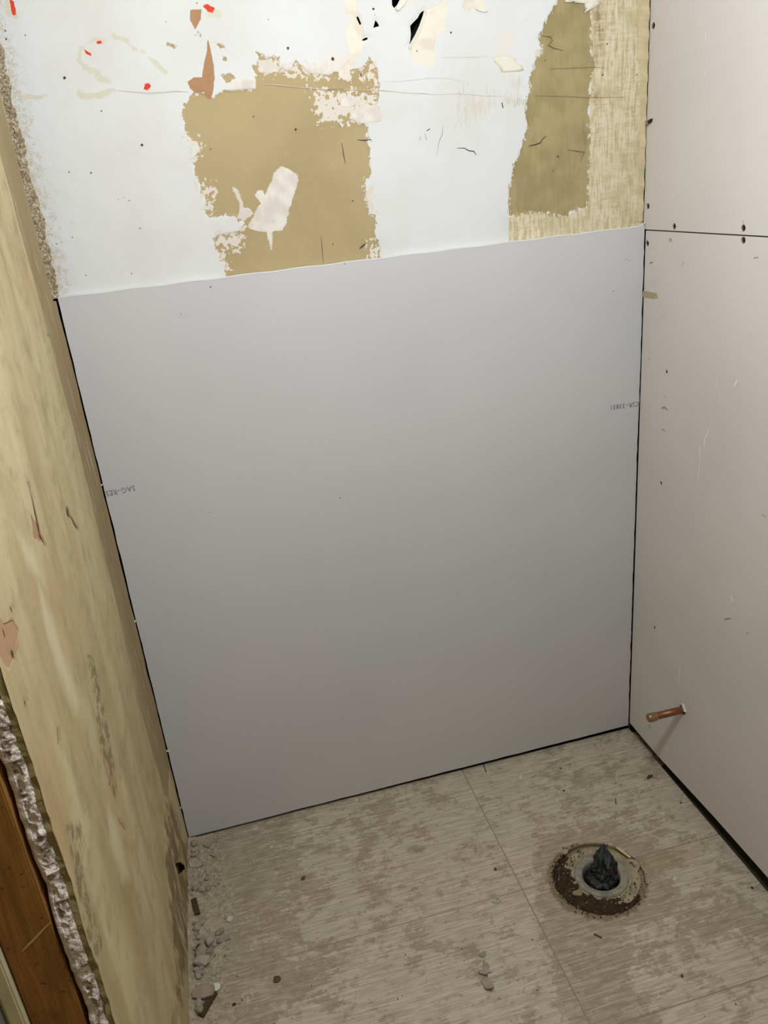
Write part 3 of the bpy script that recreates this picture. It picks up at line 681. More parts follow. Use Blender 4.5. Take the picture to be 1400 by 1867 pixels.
ly = np.concatenate([np.arange(0.0, -0.30, -0.0025), np.arange(-0.30, YEND, -0.004), [YEND]])
lz = np.concatenate([np.arange(0.0, 1.70, 0.005), [1.9, 2.1, 2.36]])
YYg, ZZg = np.meshgrid(ly, lz, indexing='ij'); Yv, Zv = YYg.ravel(), ZZg.ravel()
lholes = [[lw(*p) for p in [(321,1574),(328,1572),(337,1577),(338,1584),(331,1590),(326,1594),(323,1586)]]]
P, keep = cut_holes(Yv, Zv, len(ly), len(lz), lholes, 0.004)
Yv, Zv = P[:, 0], P[:, 1]
# front end broken irregularly, back end set out of the old corner above the panel
endj = YEND + (vnoise(Zv, Zv * 0, 14, 21) - 0.5) * 0.014 + (vnoise(Zv, Zv * 0, 70, 22) - 0.5) * 0.005
tfr = np.clip((Yv + 0.70) / (YEND + 0.70), 0, 1); Yv = Yv + tfr * (endj - YEND)
tbk = np.clip((Yv + 0.10) / 0.10, 0, 1)
startj = np.where(Zv > 1.2, -0.034, 0.0) + (vnoise(Zv, Zv * 0, 60, 23) - 0.5) * 0.003
Yv = Yv + tbk * startj
xv = KL * Yv + (vnoise(Yv, Zv, 6, 24) - 0.5) * 0.003 * np.clip(-Yv / 0.05, 0, 1) + (vnoise(Yv * 3, Zv, 25, 25) - 0.5) * 0.0014
mold_p = [[lw(*p) for p in [(300,1440),(318,1470),(342,1545),(344,1600),(343,1720),(330,1867),(312,1867),(318,1760),(308,1640),(298,1540)]]]
msd = union(np.stack([Yv, Zv], 1), mold_p)
xv += np.where(msd > 0, (vnoise(Yv * 4, Zv, 40, 26) - 0.5) * 0.006, 0)
V3 = np.stack([xv, Yv, Zv], 1)
wall_left, used = grid_mesh('wall_left', V3, grid_faces(len(ly), len(lz), keep, True), M_left)
tag(wall_left, 'old left wall with stained tan paper and streaks', kind='structure')
Pu = np.stack([Yv, Zv], 1)[used]
bandw = 0.150 + 0.02 * np.sin(Pu[:, 1] * 5) - np.clip((0.45 - Pu[:, 1]) * 0.15, 0, 0.05)
set_attr(wall_left.data, 'band', np.clip(np.where(Pu[:, 1] > 0.22, bandw + Pu[:, 0], -0.03 + 0 * bandw), -0.03, 0.03))
set_attr(wall_left.data, 'mold', msd[used])
set_attr(wall_left.data, 'pale', union(Pu, [[lw(*p) for p in [(70,1060),(100,1130),(150,1290),(140,1310),(110,1240),(75,1120)]], [lw(*p) for p in [(195,1450),(215,1500),(240,1600),(225,1610),(200,1540)]], [lw(*p) for p in [(20,950),(60,1000),(80,1060),(50,1040)]]]))
set_attr(wall_left.data, 'peel', union(Pu, [[lw(*p) for p in [(-5,1118),(8,1138),(25,1130),(36,1150),(30,1190),(18,1222),(8,1215),(-5,1195)]], [lw(*p) for p in [(55,940),(70,960),(75,990),(60,980)]]]))
set_attr(wall_left.data, 'smear', union(Pu, [[lw(*p) for p in [(158,1190),(168,1195),(185,1270),(200,1340),(215,1430),(212,1462),(198,1430),(185,1370),(172,1290)]], [lw(*p) for p in [(120,1500),(150,1500),(155,1600),(190,1720),(175,1760),(145,1640)]]]))
# dark strokes and nail nicks on the left wall
lp = lambda u, v: (KL * u + 0.0022, u, v)
lwp = lambda pts: [lw(*p) for p in pts]
R6 = lambda pts: crop(0, 600, 2.8727, pts, lw)
lm = [(R6([(345,925),(352,960),(360,975)]), .012), (R6([(360,970),(385,1020),(405,1045)]), .006), (R6([(140,790),(152,830)]), .008), (R6([(150,830),(175,950),(205,1080),(235,1130)]), .005), (R6([(568,1170),(575,1210),(582,1245)]), .004), (R6([(345,275),(352,300)]), .003), (R6([(50,1440),(62,1465)]), .010), (R6([(12,1560),(25,1598)]), .010),
      (lwp([(104,1320),(106,1352)]), .010), (lwp([(215,1490),(228,1510)]), .006), (lwp([(140,1495),(152,1545)]), .006)]
o = ribbon_marks('dark_nicks', lm, [(lw(86, 610), .003), (lw(22, 1187), .005), (lw(45, 1275), .003)], lp, M_brownmark, wall_left); tag(o, kind='stuff')
# broken board end: outer plaster layer and crumbling gypsum core
M_edge = plain('plaster_layer_olive', srgb(132, 118, 78), 0.9, 0.25, 70, 0.001)
_n = NT('broken_gypsum', 0.95, 0.1); _a = _n.noise(90, 5, 0.7); _b = _n.noise(300, 3)
_cx = _n.xyz()[0]; _sm = _n.ramp(_cx, -0.0385, -0.0340)
_n.color(_n.mix(_n.math('MAXIMUM', _n.ramp(_a, 0.40, 0.52), _n.math('SUBTRACT', 1.0, _sm)), srgb(126, 114, 96), _n.mix(_b, srgb(226, 216, 204), srgb(204, 192, 178)))); _n.bump(_a, 0.004); M_core = _n.m  # crevices darkened in colour along the bump noise, as painted shade
def end_strip(name, x0, x1, nx, rough, mat, push=0.0, round_=0.0, front=True):
    tz = np.arange(0.0, 1.5, 0.0022); tx = np.linspace(0, 1, nx)
    A, Bz = np.meshgrid(tx, tz, indexing='ij'); A, Bz = A.ravel(), Bz.ravel()
    e = YEND + (vnoise(Bz, Bz * 0, 14, 21) - 0.5) * 0.014 + (vnoise(Bz, Bz * 0, 70, 22) - 0.5) * 0.005
    xw = KL * YEND + x0 + (x1 - x0) * A + (vnoise(Bz, Bz * 0, 40, 31) - 0.5) * 0.006 * np.sin(np.pi * A) + (vnoise(Bz, Bz * 0, 28, 37) - 0.5) * 0.005 * A
    y = e + push + rough * (np.abs(vnoise(A * (x1 - x0) * 1.4, Bz, 75, 32) - 0.5) * 4 - 1) + rough * 0.5 * (vnoise(A * (x1 - x0), Bz, 300, 33) - 0.5) * 2 + rough * 1.2 * (vnoise(A * 0.02, Bz, 34, 38) - 0.5) * 2
    if front: y = np.where(A > 0.72, (e + push - 0.001) + (y - e - push) * 0.25, y)
    y += round_ * (np.abs(2 * A - 1) ** 3)
    bk = np.concatenate([np.stack([xw, y, Bz], 1).reshape(nx, -1, 3), ], 0)
    first = bk[:1].copy(); first[..., 1] = -0.70; last = bk[-1:].copy(); last[..., 1] = -0.70
    if not front: first[..., 1] = bk[:1][..., 1] + 0.002; first[..., 0] -= 0.0006
    bk = np.concatenate([first, bk, last], 0)
    o, _ = grid_mesh(name, bk.reshape(-1, 3), grid_faces(nx + 2, len(tz)), mat, wall_left, False); return o
end_strip('plaster_layer', -0.0004, -0.0075, 6, 0.0006, M_edge, 0.0005, 0.0, False)
end_strip('gypsum_core', -0.0068, -0.0260, 18, 0.0024, M_core, -0.0015, 0.003)
bm_obj('cavity_left', box_bm(-0.040, -0.036, -0.70, 0.08, -0.02, 2.36), plain('cavity_brown', srgb(70, 44, 22), 0.95, 0.3), wall_left)
hb = lw(330, 1581); bm_obj('hole_backing', box_bm(-0.020, -0.014, hb[0] - 0.05, hb[0] + 0.05, hb[1] - 0.05, hb[1] + 0.05), plain('hole_brown', srgb(84, 56, 30), 0.95, 0.3), wall_left)
# frayed white fibres along the panel joint
for px_, py_, s_, sd in ((182, 884, 0.010, 2), (240, 1133, 0.012, 5), (301, 1369, 0.011, 6), (322, 1473, 0.009, 7)):
    u, v = bw(px_, py_, -0.002); me = flake_mesh('paper_fibre', sd, M_gyp, 0.12, 0.7, 7, 0.35)
    o = bpy.data.objects.new('paper_fibre', me); o.location = (max(u, 0.001), -0.003, v); o.scale = (s_ * 0.8, s_ * 0.8, s_); o.rotation_euler = (1.3, 1.0 + sd, 0.4); link(o, wall_left)

# wooden stud, pale casing strip and the bluish board beyond, at the lower left
_n = NT('brown_stud_wood', 0.75, 0.25)
_g = _n.noise(1.0, 5, 0.6, _n.mapping((120, 120, 9))); _s = _n.noise(95, 3, 0.6); _q = _n.noise(9, 3)
_c = _n.mix(_n.ramp(_g, 0.3, 0.7), srgb(122, 82, 34), srgb(152, 106, 50)); _c = _n.mix(_n.ramp(_q, 0.5, 0.75, 0, 0.7), _c, srgb(96, 62, 28))
_c = _n.mix(_n.ramp(_s, 0.64, 0.70, 0, 0.8), _c, srgb(52, 32, 16)); _n.color(_c); _n.bump(_g, 0.0008); M_stud = _n.m
stud = empty('wood_stud', (-0.072, -0.75, 0.0)); tag(stud, 'dark brown wooden stud beside the broken white board edge', 'stud')
def child_box(name, x0, x1, y0, y1, z0, z1, mat, parent, bev=0.001):
    o = bm_obj(name, box_bm(x0, x1, y0, y1, z0, z1, bev), mat, parent); o.matrix_parent_inverse = Matrix.Translation(parent.location).inverted(); return o
child_box('stud_board', -0.0985, -0.0460, -0.792, -0.705, 0.0, 2.355, M_stud, stud, 0.0015)
M_palewood = plain('pale_scratch_wood', srgb(186, 150, 100), 0.8, 0.1)
a = np.array(bw(93, 1680, -0.7926)); b = np.array(bw(40, 1735, -0.7926)); d = (b - a) / np.linalg.norm(b - a); nrm = np.array([-d[1], d[0]])
vs = []
for i in range(9):
    t = i / 8; w_ = 0.0013 * math.sin(math.pi * (0.1 + 0.8 * t)) + 0.0003; q = a + (b - a) * t
    vs += [(*(q + nrm * w_),), (*(q - nrm * w_),)]
o = mesh_obj('gouge', [(u, -0.7926, v) for u, v in vs], [(2 * i, 2 * i + 1, 2 * i + 3, 2 * i + 2) for i in range(8)], M_palewood, stud); o.matrix_parent_inverse = Matrix.Translation(stud.location).inverted(); tag(o, 'pale diagonal scratch')
cas = empty('door_casing', (-0.108, -0.77, 0)); tag(cas, 'narrow pale cream casing strip left of the brown stud', 'casing')
M_cas = plain('cream_casing', srgb(186, 176, 140), 0.7, 0.15, 30)
child_box('casing_board', -0.1155, -0.1000, -0.802, -0.74, 0.0, 2.355, M_cas, cas, 0.002)
child_box('casing_lip', -0.1190, -0.1155, -0.797, -0.74, 0.0, 2.355, M_cas, cas, 0.001)
wl2 = bm_obj('wall_left_return', box_bm(-0.90, -0.1195, -0.80, -0.70, 0.0, 2.36), plain('blue_grey_paint', srgb(150, 152, 164), 0.8, 0.08, 20)); tag(wl2, 'bluish grey wall beyond the casing', kind='structure')
ws = bm_obj('wall_side', box_bm(-0.95, -0.90, -2.40, -0.70, -0.05, 2.42), M_tanwall); tag(ws, 'tan side wall of the space beside the viewer', kind='structure')

# ================================================================== FLOOR
FC = (0.812, -0.386); FR = 0.0915                       # opening round the flange
def tile_material():
    m = NT('striped_beige_tile', 0.6, 0.3)
    oi = m.n('ShaderNodeObjectInfo'); cb = m.n('ShaderNodeCombineXYZ'); m.put(cb.inputs[1], m.mul(oi.outputs['Random'], 3.0))
    va = m.n('ShaderNodeVectorMath'); va.operation = 'ADD'; m.put(va.inputs[0], m.obj); m.put(va.inputs[1], cb.outputs[0]); vec = va.outputs[0]
    line = m.noise(1.0, 3, 0.6, m.mapping((13, 260, 1), src=vec)); line2 = m.noise(1.0, 3, 0.6, m.mapping((22, 120, 1), src=vec))
    lines = m.add(m.mul(line, 0.6), m.mul(line2, 0.4))
    c = m.mix(m.ramp(lines, 0.38, 0.64), srgb(166, 155, 133), srgb(196, 185, 163))
    blot = m.noise(15, 5, 0.72, dist=0.4); b2 = m.noise(52, 4, 0.7); big = m.noise(3.2, 2); wisp = m.noise(1.0, 4, 0.72, m.mapping((26, 60, 1)))
    x, y, z = m.xyz()
    # dried mud: heavier by the left wall, before the flange and by the right edge
    nearL = m.ramp(x, 0.02, 0.36, 0.13, 0.0)
    smear = m.ramp(m.ellipse(0.700, -0.57, 0.062, 0.19, -0.16), 0.45, 1.5, 0.20, 0.0)
    right = m.ramp(m.ellipse(0.99, -0.45, 0.10, 0.17, 0.2), 0.4, 1.5, 0.05, 0.0)
    halo = m.ramp(m.ellipse(FC[0], FC[1], 0.115, 0.115), 0.8, 1.45, 0.14, 0.0)
    w = m.add(m.add(nearL, smear), m.add(right, halo))
    base = m.add(m.add(m.mul(blot, 0.45), m.mul(wisp, 0.35)), m.mul(b2, 0.20))
    mud = m.ramp(m.add(base, m.add(w, m.mul(m.add(big, -0.5), 0.22))), 0.520, 0.556)
    mudc = m.mix(m.ramp(b2, 0.3, 0.7), srgb(140, 127, 104), srgb(155, 142, 119))
    c = m.mix(m.mul(mud, m.ramp(lines, 0.40, 0.62, 0.95, 0.45)), c, mudc)
    mud2 = m.ramp(m.noise(30, 5, 0.75, dist=0.8), 0.57, 0.62, 0, 0.55); c = m.mix(m.mul(mud2, m.ramp(w, 0.0, 0.1, 0.5, 1.0)), c, srgb(140, 125, 101))
    dust = m.ramp(m.noise(1.0, 4, 0.75, m.mapping((50, 110, 1), loc=(2, 5, 0))), 0.58, 0.68, 0, 0.7); c = m.mix(dust, c, srgb(190, 179, 157))
    st = m.ramp(m.add(m.ellipse(0.965, -0.385, 0.11, 0.030, 0.05), m.mul(m.add(b2, -0.5), 2.4)), 0.2, 1.3, 0.35, 0.0); c = m.mix(st, c, srgb(142, 126, 86))
    rust = m.ramp(m.add(m.ellipse(FC[0] - 0.008, FC[1] - 0.004, 0.100, 0.097), m.mul(m.add(b2, -0.5), 0.35)), 0.93, 1.06, 0.7, 0.0); c = m.mix(rust, c, srgb(112, 94, 66))
    spot = m.ramp(m.noise(120, 2), 0.745, 0.77, 0, 0.7); c = m.mix(spot, c, srgb(92, 78, 58))
    m.color(c)
    m.put(m.b.inputs['Roughness'], m.ramp(mud, 0, 1, 0.55, 0.9))
    m.bump(m.add(m.mul(lines, 0.6), m.mul(b2, 0.4)), 0.0010)
    return m.m
M_tile = tile_material()
M_grout = plain('grout', srgb(150, 138, 114), 0.95, 0.15, 120, 0.0005)
M_sub = plain('dark_subfloor', srgb(66, 58, 48), 0.95, 0.35, 45, 0.001)
# concrete substrate with an opening for the drain
hole = ring(FC[0], FC[1], FR + 0.004, 40)
floor = plate_obj('floor', [(-0.90, -2.35), (W + 0.06, -2.35), (W + 0.06, 0.07), (-0.90, 0.07)], [hole], lambda u, v: (u, v, -0.0105), lambda u, v: (u, v, -0.06), M_sub, None)
tag(floor, 'dusty striped beige tile floor', kind='structure')
rows = [(0.0105, -0.059), (-0.061, -0.364), (-0.366, -0.669), (-0.671, -0.974), (-0.976, -1.279), (-1.281, -1.584), (-1.586, -1.889), (-1.891, -2.34)]
cols = [(-0.885, -0.566), (-0.564, 0.0445), (0.0455, 0.654), (0.656, 1.0985)]
circ = [(FC[0] + (FR + 0.004 * (vnoise(np.array([i * 0.35]), np.array([0.2]), 1.0, 50)[0] - 0.5) + random.uniform(-0.0008, 0.0008)) * math.cos(i * 2 * math.pi / 72), FC[1] + (FR * 0.965 + random.uniform(-0.0008, 0.0008)) * math.sin(i * 2 * math.pi / 72)) for i in range(72)]
def tile(x0, x1, y1, y0):
    """bevelled slab 9 mm thick, cut by the flange opening where it meets it"""
    b = 0.0009
    inter = x0 < FC[0] + FR and x1 > FC[0] - FR and y0 < FC[1] + FR and y1 > FC[1] - FR
    def dens(a, c, n): return [a + (c - a) * i / n for i in range(n)]
    rect = [(x, y0) for x in dens(x0, x1, 1)] + [(x1, y) for y in dens(y0, y1, 1)] + [(x, y1) for x in dens(x1, x0, 1)] + [(x0, y) for y in dens(y1, y0, 1)]
    top = []
    for (x, y) in rect:
        top.append((min(max(x, x0 + b), x1 - b), min(max(y, y0 + b), y1 - b)))
    if not inter:
        n = len(rect); vs = [(x, y, 0.0) for x, y in top] + [(x, y, -b) for x, y in rect] + [(x, y, -0.0100) for x, y in rect]
        fs = [tuple(range(n))]
        for i in range(n):
            k = (i + 1) % n; fs += [(i, n + i, n + k, k), (n + i, 2 * n + i, 2 * n + k, n + k)]
        return mesh_obj('tile', vs, fs, M_tile, floor)
    rc = [(x0, y0), (x1, y0), (x1, y1), (x0, y1)]
    allv = [Vector(p) for p in rc] + [Vector(p) for p in circ]; es = [(i, (i + 1) % 4) for i in range(4)] + [(4 + i, 4 + (i + 1) % 72) for i in range(72)]
    r = delaunay_2d_cdt(allv, es, [], 0, 1e-6); V = np.array([tuple(v) for v in r[0]]); F = np.array(r[2]); c = V[F].mean(1)
    F = F[(sdf_poly(c, rc) > 0) & (sdf_poly(c, circ) < 0)]
    n = len(V); vs = [(x, y, 0.0) for x, y in V] + [(x, y, -0.0100) for x, y in V]; fs = []; ed = set()
    for f in F:
        f = [int(q) for q in f]; fs.append(tuple(f))
        for i in range(3): ed.add((f[i], f[(i + 1) % 3]))
    for a_, b_ in ed:
        if (b_, a_) not in ed: fs.append((a_, n + a_, n + b_, b_))
    return mesh_obj('tile', vs, fs, M_tile, floor)
for (y1, y0) in rows:
    for (x0, x1) in cols:
        if x1 < 0 and y1 > -0.6: continue
        if x0 < 0 and y1 > -0.75: x0 = -0.03
        tile(x0, x1, y1, y0)
# grout lying just below the tile faces in the joints
gb = bmesh.new()
def gbox(x0, x1, y0, y1, top=-0.0008):
    q = bmesh.ops.create_cube(gb, size=1.0)['verts']
    for v in q: v.co = Vector(((x0 + x1) / 2 + v.co.x * (x1 - x0), (y0 + y1) / 2 + v.co.y * (y1 - y0), (top - 0.0098) / 2 + v.co.z * (top + 0.0098)))
for i in range(len(rows) - 1):
    yj = (rows[i][1] + rows[i + 1][0]) / 2
    if abs(yj + 0.365) < 0.01:
        gbox(-0.03, FC[0] - FR - 0.001, yj - 0.001, yj + 0.001); gbox(FC[0] + FR + 0.001, 1.0975, yj - 0.001, yj + 0.001)
    else: gbox(-0.03, 1.0975, yj - 0.001, yj + 0.001)
gbox(0.0445, 0.0455, -2.34, 0.0105)
for (y1, y0) in rows: gbox(0.654, 0.656, y0, y1, -0.00015 if abs(y1 + 0.366) < 0.01 else -0.0008)
o = bm_obj('grout', gb, M_grout, floor)

nx_, ny_ = 6, 40
A, By = np.meshgrid(np.linspace(0, 1, nx_), np.linspace(-0.008, -0.135, ny_), indexing='ij'); A, By = A.ravel(), By.ravel()
V3 = np.stack([1.0970 + A * 0.022, By, -0.006 + 0.006 * vnoise(A * 0.02, By, 120, 80) + 0.004 * (vnoise(A * 0.02, By, 300, 81) - 0.5) - 0.004 * (By < -0.125)], 1)
grid_mesh('gap_mortar', V3, grid_faces(nx_, ny_, None, True), plain('gap_mortar_grey', srgb(128, 118, 98), 0.95, 0.3, 120, 0.001), floor, False)
# ================================================================== COPPER PIPE
pu, pv = pipe_c
pipe = empty('copper_pipe', (W, pu, pv)); tag(pipe, 'capped copper water pipe stub sticking out of the right wall', 'pipe')
_n = NT('aged_copper', 0.38, 0.5); _a = _n.noise(55, 4, 0.6); _b = _n.noise(160, 3)
_n.color(_n.mix(_n.ramp(_a, 0.40, 0.62), srgb(150, 92, 64), srgb(124, 98, 74))); _n.b.inputs['Metallic'].default_value = 0.75
_n.put(_n.b.inputs['Roughness'], _n.ramp(_b, 0.3, 0.7, 0.30, 0.55)); _n.bump(_b, 0.0002); M_cu = _n.m
M_cap = plain('tarnished_brass_cap', srgb(168, 132, 98), 0.33, 0.2, 80, 0.0002, 0.8)
M_sol = plain('solder_ring', srgb(190, 170, 140), 0.35, 0.2, 120, 0.0003, 0.8)
def pp(name, prof, mat, cap=True):
    bm = lathe_bm([(r, -h) for h, r in prof], 32, 'X', cap); return bm_obj(name, bm, mat, pipe, True)
tube = pp('tube', [(-0.03, 0.0079), (0.066, 0.0079)], M_cu)
pp('end_cap', [(0.064, 0.0092), (0.0655, 0.0097), (0.0790, 0.0097), (0.0812, 0.0093), (0.0826, 0.0080), (0.0832, 0.0055), (0.0834, 0.0012)], M_cap)
pp('solder_ring', [(0.0620, 0.0080), (0.0632, 0.0092), (0.0650, 0.0094), (0.0660, 0.0085)], M_sol)
pipe.rotation_euler = (0, 0, 0)
# torn paper lips round the pipe hole
patch('paper_tear', [(1244,1283),(1247,1285),(1249,1292),(1251,1298),(1247,1297),(1245,1290)], 0.0024, M_gyp, sh_l)

# ================================================================== TOILET FLANGE
HC = fl(1096, 1596, 0.004)
flange = empty('toilet_flange', (HC[0], HC[1], -0.006)); tag(flange, 'grey plastic toilet drain flange set in the tile opening', 'flange')
_n = NT('dusty_grey_pvc', 0.6, 0.35); _a = _n.noise(40, 5, 0.65); _n.color(_n.mix(_n.ramp(_a, 0.35, 0.65), srgb(112, 110, 100), srgb(150, 143, 126))); _n.bump(_n.noise(140, 4), 0.0004); M_pvc = _n.m
_n = NT('dusty_flange_plate', 0.8, 0.25); _a = _n.noise(40, 5, 0.65); _n.color(_n.mix(_n.ramp(_a, 0.35, 0.65), srgb(132, 122, 98), srgb(164, 150, 122))); _n.bump(_n.noise(140, 4), 0.0005); M_plate = _n.m
def fpart(name, bm, mat, z=0.0, smooth=True): o = bm_obj(name, bm, mat, flange, smooth); o.location.z = z; return o
# plate: flat ring with a rounded ear carrying a keyhole slot (towards the upper right)
ea = math.atan2(fl(1153, 1576)[1] - HC[1], fl(1153, 1576)[0] - HC[0]); er = math.hypot(fl(1153, 1576)[1] - HC[1], fl(1153, 1576)[0] - HC[0])
outl = []
for i in range(96):
    a = i * 2 * math.pi / 96; r = 0.0755
    d_ = (a - ea + math.pi) % (2 * math.pi) - math.pi
    r = max(r, er + 0.014 * math.sqrt(max(0, 1 - (d_ * er / 0.0150) ** 2))) if abs(d_ * er) < 0.0150 else r
    outl.append((r * math.cos(a), r * math.sin(a)))
slot = [(er * math.cos(ea) + p * math.cos(ea + 1.57) + q * math.cos(ea), er * math.sin(ea) + p * math.sin(ea + 1.57) + q * math.sin(ea)) for p, q in [(-0.008, -0.0012), (0.001, -0.0016), (0.003, -0.0035), (0.007, -0.0035), (0.009, 0), (0.007, 0.0035), (0.003, 0.0035), (0.001, 0.0016), (-0.008, 0.0012)]]
pl = plate_obj('mounting_ring', outl, [ring(0, 0, 0.0525, 48), slot], lambda u, v: (u, v, 0.0060 + 0.0008 * math.sin(7 * u * 20)), lambda u, v: (u, v, -0.002), M_plate, flange)
# hub with a rounded rim and the pipe wall going down
fpart('hub', lathe_bm([(0.0545, -0.004), (0.0540, 0.0085), (0.0530, 0.0112), (0.0505, 0.0128), (0.0470, 0.0130), (0.0445, 0.0118), (0.0425, 0.0112), (0.0400, 0.0112), (0.0380, 0.0098), (0.0368, 0.0060), (0.0362, -0.0100), (0.0358, -0.0600)], 64), M_pvc)
fpart('hub_step', lathe_bm([(0.0610, -0.004), (0.0610, 0.0066), (0.0595, 0.0080), (0.0535, 0.0084)], 64), M_plate)
o = fpart('pipe_bottom', lathe_bm([(0.0358, -0.058), (0.0200, -0.0585), (0.001, -0.0588)], 32), M_dark)
# bedding under the plate
bed = mesh_obj('bedding', [(FC[0] - HC[0] + 0.094 * math.cos(i * math.pi / 24), FC[1] - HC[1] + 0.092 * math.sin(i * math.pi / 24), -0.0030) for i in range(48)] + [(0.05 * math.cos(i * math.pi / 24), 0.05 * math.sin(i * math.pi / 24), 0.001) for i in range(48)], [(i, (i + 1) % 48, 48 + (i + 1) % 48, 48 + i) for i in range(48)], plain('mortar_bed', srgb(140, 126, 96), 0.95, 0.3, 70, 0.002), flange)

# crumpled black bag stuffed in the drain
_n = NT('black_plastic_film', 0.30, 0.5); _n.color(_n.mix(_n.noise(30, 3), (0.004, 0.004, 0.005), (0.012, 0.013, 0.014))); _n.bump(_n.noise(170, 4, 0.65, dist=1.5), 0.0015); M_bag = _n.m
def bag_bm(prof, lean, seed, amp):
    pr = []
    for (r0, h0), (r1, h1) in zip(prof, prof[1:]): pr += [(r0, h0), ((r0 + r1) / 2 * 1.02, (h0 + h1) / 2)]
    prof = pr + [prof[-1]]
    bm = bmesh.new(); n = 56; rows_ = []
    for k, (r, h) in enumerate(prof):
        row = []
        for i in range(n):
            a = 2 * math.pi * i / n
            f = 1 + amp * (mnoise.noise((math.cos(a) * 2.1 + seed, math.sin(a) * 2.1, h * 55)) * 1.3 + 0.8 * math.sin(a * 7 + 4 * mnoise.noise((h * 60, a, seed))) * 0.5 + 1.1 * mnoise.noise((math.cos(a) * 4.5, math.sin(a) * 4.5 + seed, h * 130)))
            t = k / (len(prof) - 1)
            row.append(bm.verts.new((r * f * math.cos(a) + lean[0] * t * t, r * f * math.sin(a) + lean[1] * t * t, h + amp * 0.012 * mnoise.noise((a * 1.5, h * 90, seed)))))
        rows_.append(row)
    for a, b in zip(rows_, rows_[1:]):
        for i in range(n): bm.faces.new((a[i], a[(i + 1) % n], b[(i + 1) % n], b[i]))
    bm.faces.new(rows_[-1]); return bm
bag = empty('plastic_bag', (HC[0], HC[1], -0.02)); tag(bag, 'crumpled black plastic bag stuffed into the toilet drain', 'bag')
tip = fl(1104, 1545, 0.045)
o = bm_obj('bag_twist', bag_bm([(0.0240, -0.030), (0.0245, -0.010), (0.0250, 0.006), (0.0248, 0.016), (0.0240, 0.026), (0.0225, 0.036), (0.0205, 0.045), (0.0180, 0.053), (0.0135, 0.060), (0.0090, 0.064), (0.0030, 0.072)], (tip[0] - HC[0] - 0.010, tip[1] - HC[1]), 3.0, 0.22), M_bag, bag)
o.location.x = 0.006
o = bm_obj('bag_folds', bag_bm([(0.0325, -0.034), (0.0322, -0.004), (0.0315, 0.008), (0.0300, 0.016), (0.0270, 0.022), (0.0230, 0.024), (0.0160, 0.026), (0.004, 0.022)], (0, 0), 8.0, 0.085), M_bag, bag)

# dirt and rust crumbs round the flange
M_rust = plain('rusty_dirt', srgb(58, 43, 28), 0.95, 0.85, 110, 0.002)
nr_, na_ = 14, 120
A, Rr = np.meshgrid(np.linspace(0, 2 * np.pi, na_), np.linspace(0, 1, nr_), indexing='ij'); A, Rr = A.ravel(), Rr.ravel()
cov = np.clip(0.40 + 0.85 * np.cos(A - 3.75), 0, 1)             # heaviest to the left and front
inner = 0.0535; rad = inner + (0.093 - inner) * Rr
cxy = np.stack([HC[0] * (1 - Rr) + FC[0] * Rr, HC[1] * (1 - Rr) + FC[1] * Rr], 1)
hgt = -0.0125 + cov * 0.0172 * (0.80 + 0.20 * np.sin(np.pi * Rr)) * np.clip((1.03 - Rr) * 8, 0.70, 1) + (vnoise(rad * np.cos(A), rad * np.sin(A), 130, 60) - 0.5) * 0.006 * (0.3 + cov) + (vnoise(rad * np.cos(A), rad * np.sin(A), 320, 61) - 0.5) * 0.003
V3 = np.stack([cxy[:, 0] + rad * np.cos(A), cxy[:, 1] + rad * np.sin(A), hgt], 1)
dirt, _ = grid_mesh('rusty_dirt', V3, grid_faces(na_, nr_, None, True), M_rust, None, False)
tag(dirt, 'dark brown rusty dirt packed around the toilet flange', 'dirt', kind='stuff')
def crumbs(name, n, gen, mats_, seed, parent=None):
    r = random.Random(seed); vs, fs, mi = [], [], []
    for _ in range(n):
        x, y, z, s = gen(r); k = len(vs); a0 = r.uniform(0, 6.28); sx, sy, sz = s * r.uniform(.6, 1.4), s * r.uniform(.5, 1.0), s * r.uniform(.35, .8)
        for (px, py, pz) in ((1, 0, .3), (-.2, 1, .2), (-1, -.1, .4), (.1, -1, .3), (0.1, 0.1, 1.0)):
            px *= sx * r.uniform(.7, 1.2); py *= sy * r.uniform(.7, 1.2)
            vs.append((x + px * math.cos(a0) - py * math.sin(a0), y + px * math.sin(a0) + py * math.cos(a0), z + pz * sz * r.uniform(.7, 1.3)))
        vs.append((x, y, z - sz * 0.25)); m_ = r.randrange(len(mats_))
        for i in range(4): fs += [(k + i, k + (i + 1) % 4, k + 4), (k + (i + 1) % 4, k + i, k + 5)]; mi += [m_, m_]
    o = mesh_obj(name, vs, fs, mats_[0], parent)
    for m_ in mats_[1:]: o.data.materials.append(m_)
    o.data.polygons.foreach_set('material_index', mi); return o
M_crumbA = plain('crumb_dark', srgb(54, 40, 26), 0.95, 0.3); M_crumbB = plain('crumb_rust', srgb(92, 72, 46), 0.95, 0.3); M_crumbC = plain('crumb_beige', srgb(140, 124, 94), 0.95, 0.2)
def gen_d(r):
    a = r.gauss(3.55, 0.90); q = r.uniform(0.055, 0.096) + max(0, r.gauss(0, 0.004)); s = r.uniform(0.0006, 0.0026)
    return HC[0] + (FC[0] - HC[0]) * 0.8 + q * math.cos(a), HC[1] + (FC[1] - HC[1]) * 0.8 + q * math.sin(a), 0.0015 if q > 0.09 else 0.003, s
o = crumbs('dirt_crumbs', 900, gen_d, [M_crumbA, M_crumbA, M_crumbB, M_crumbA, M_crumbB, M_crumbC, M_rust], 5, dirt)
tag(o, 'scattered small brown crumbs', kind='stuff')

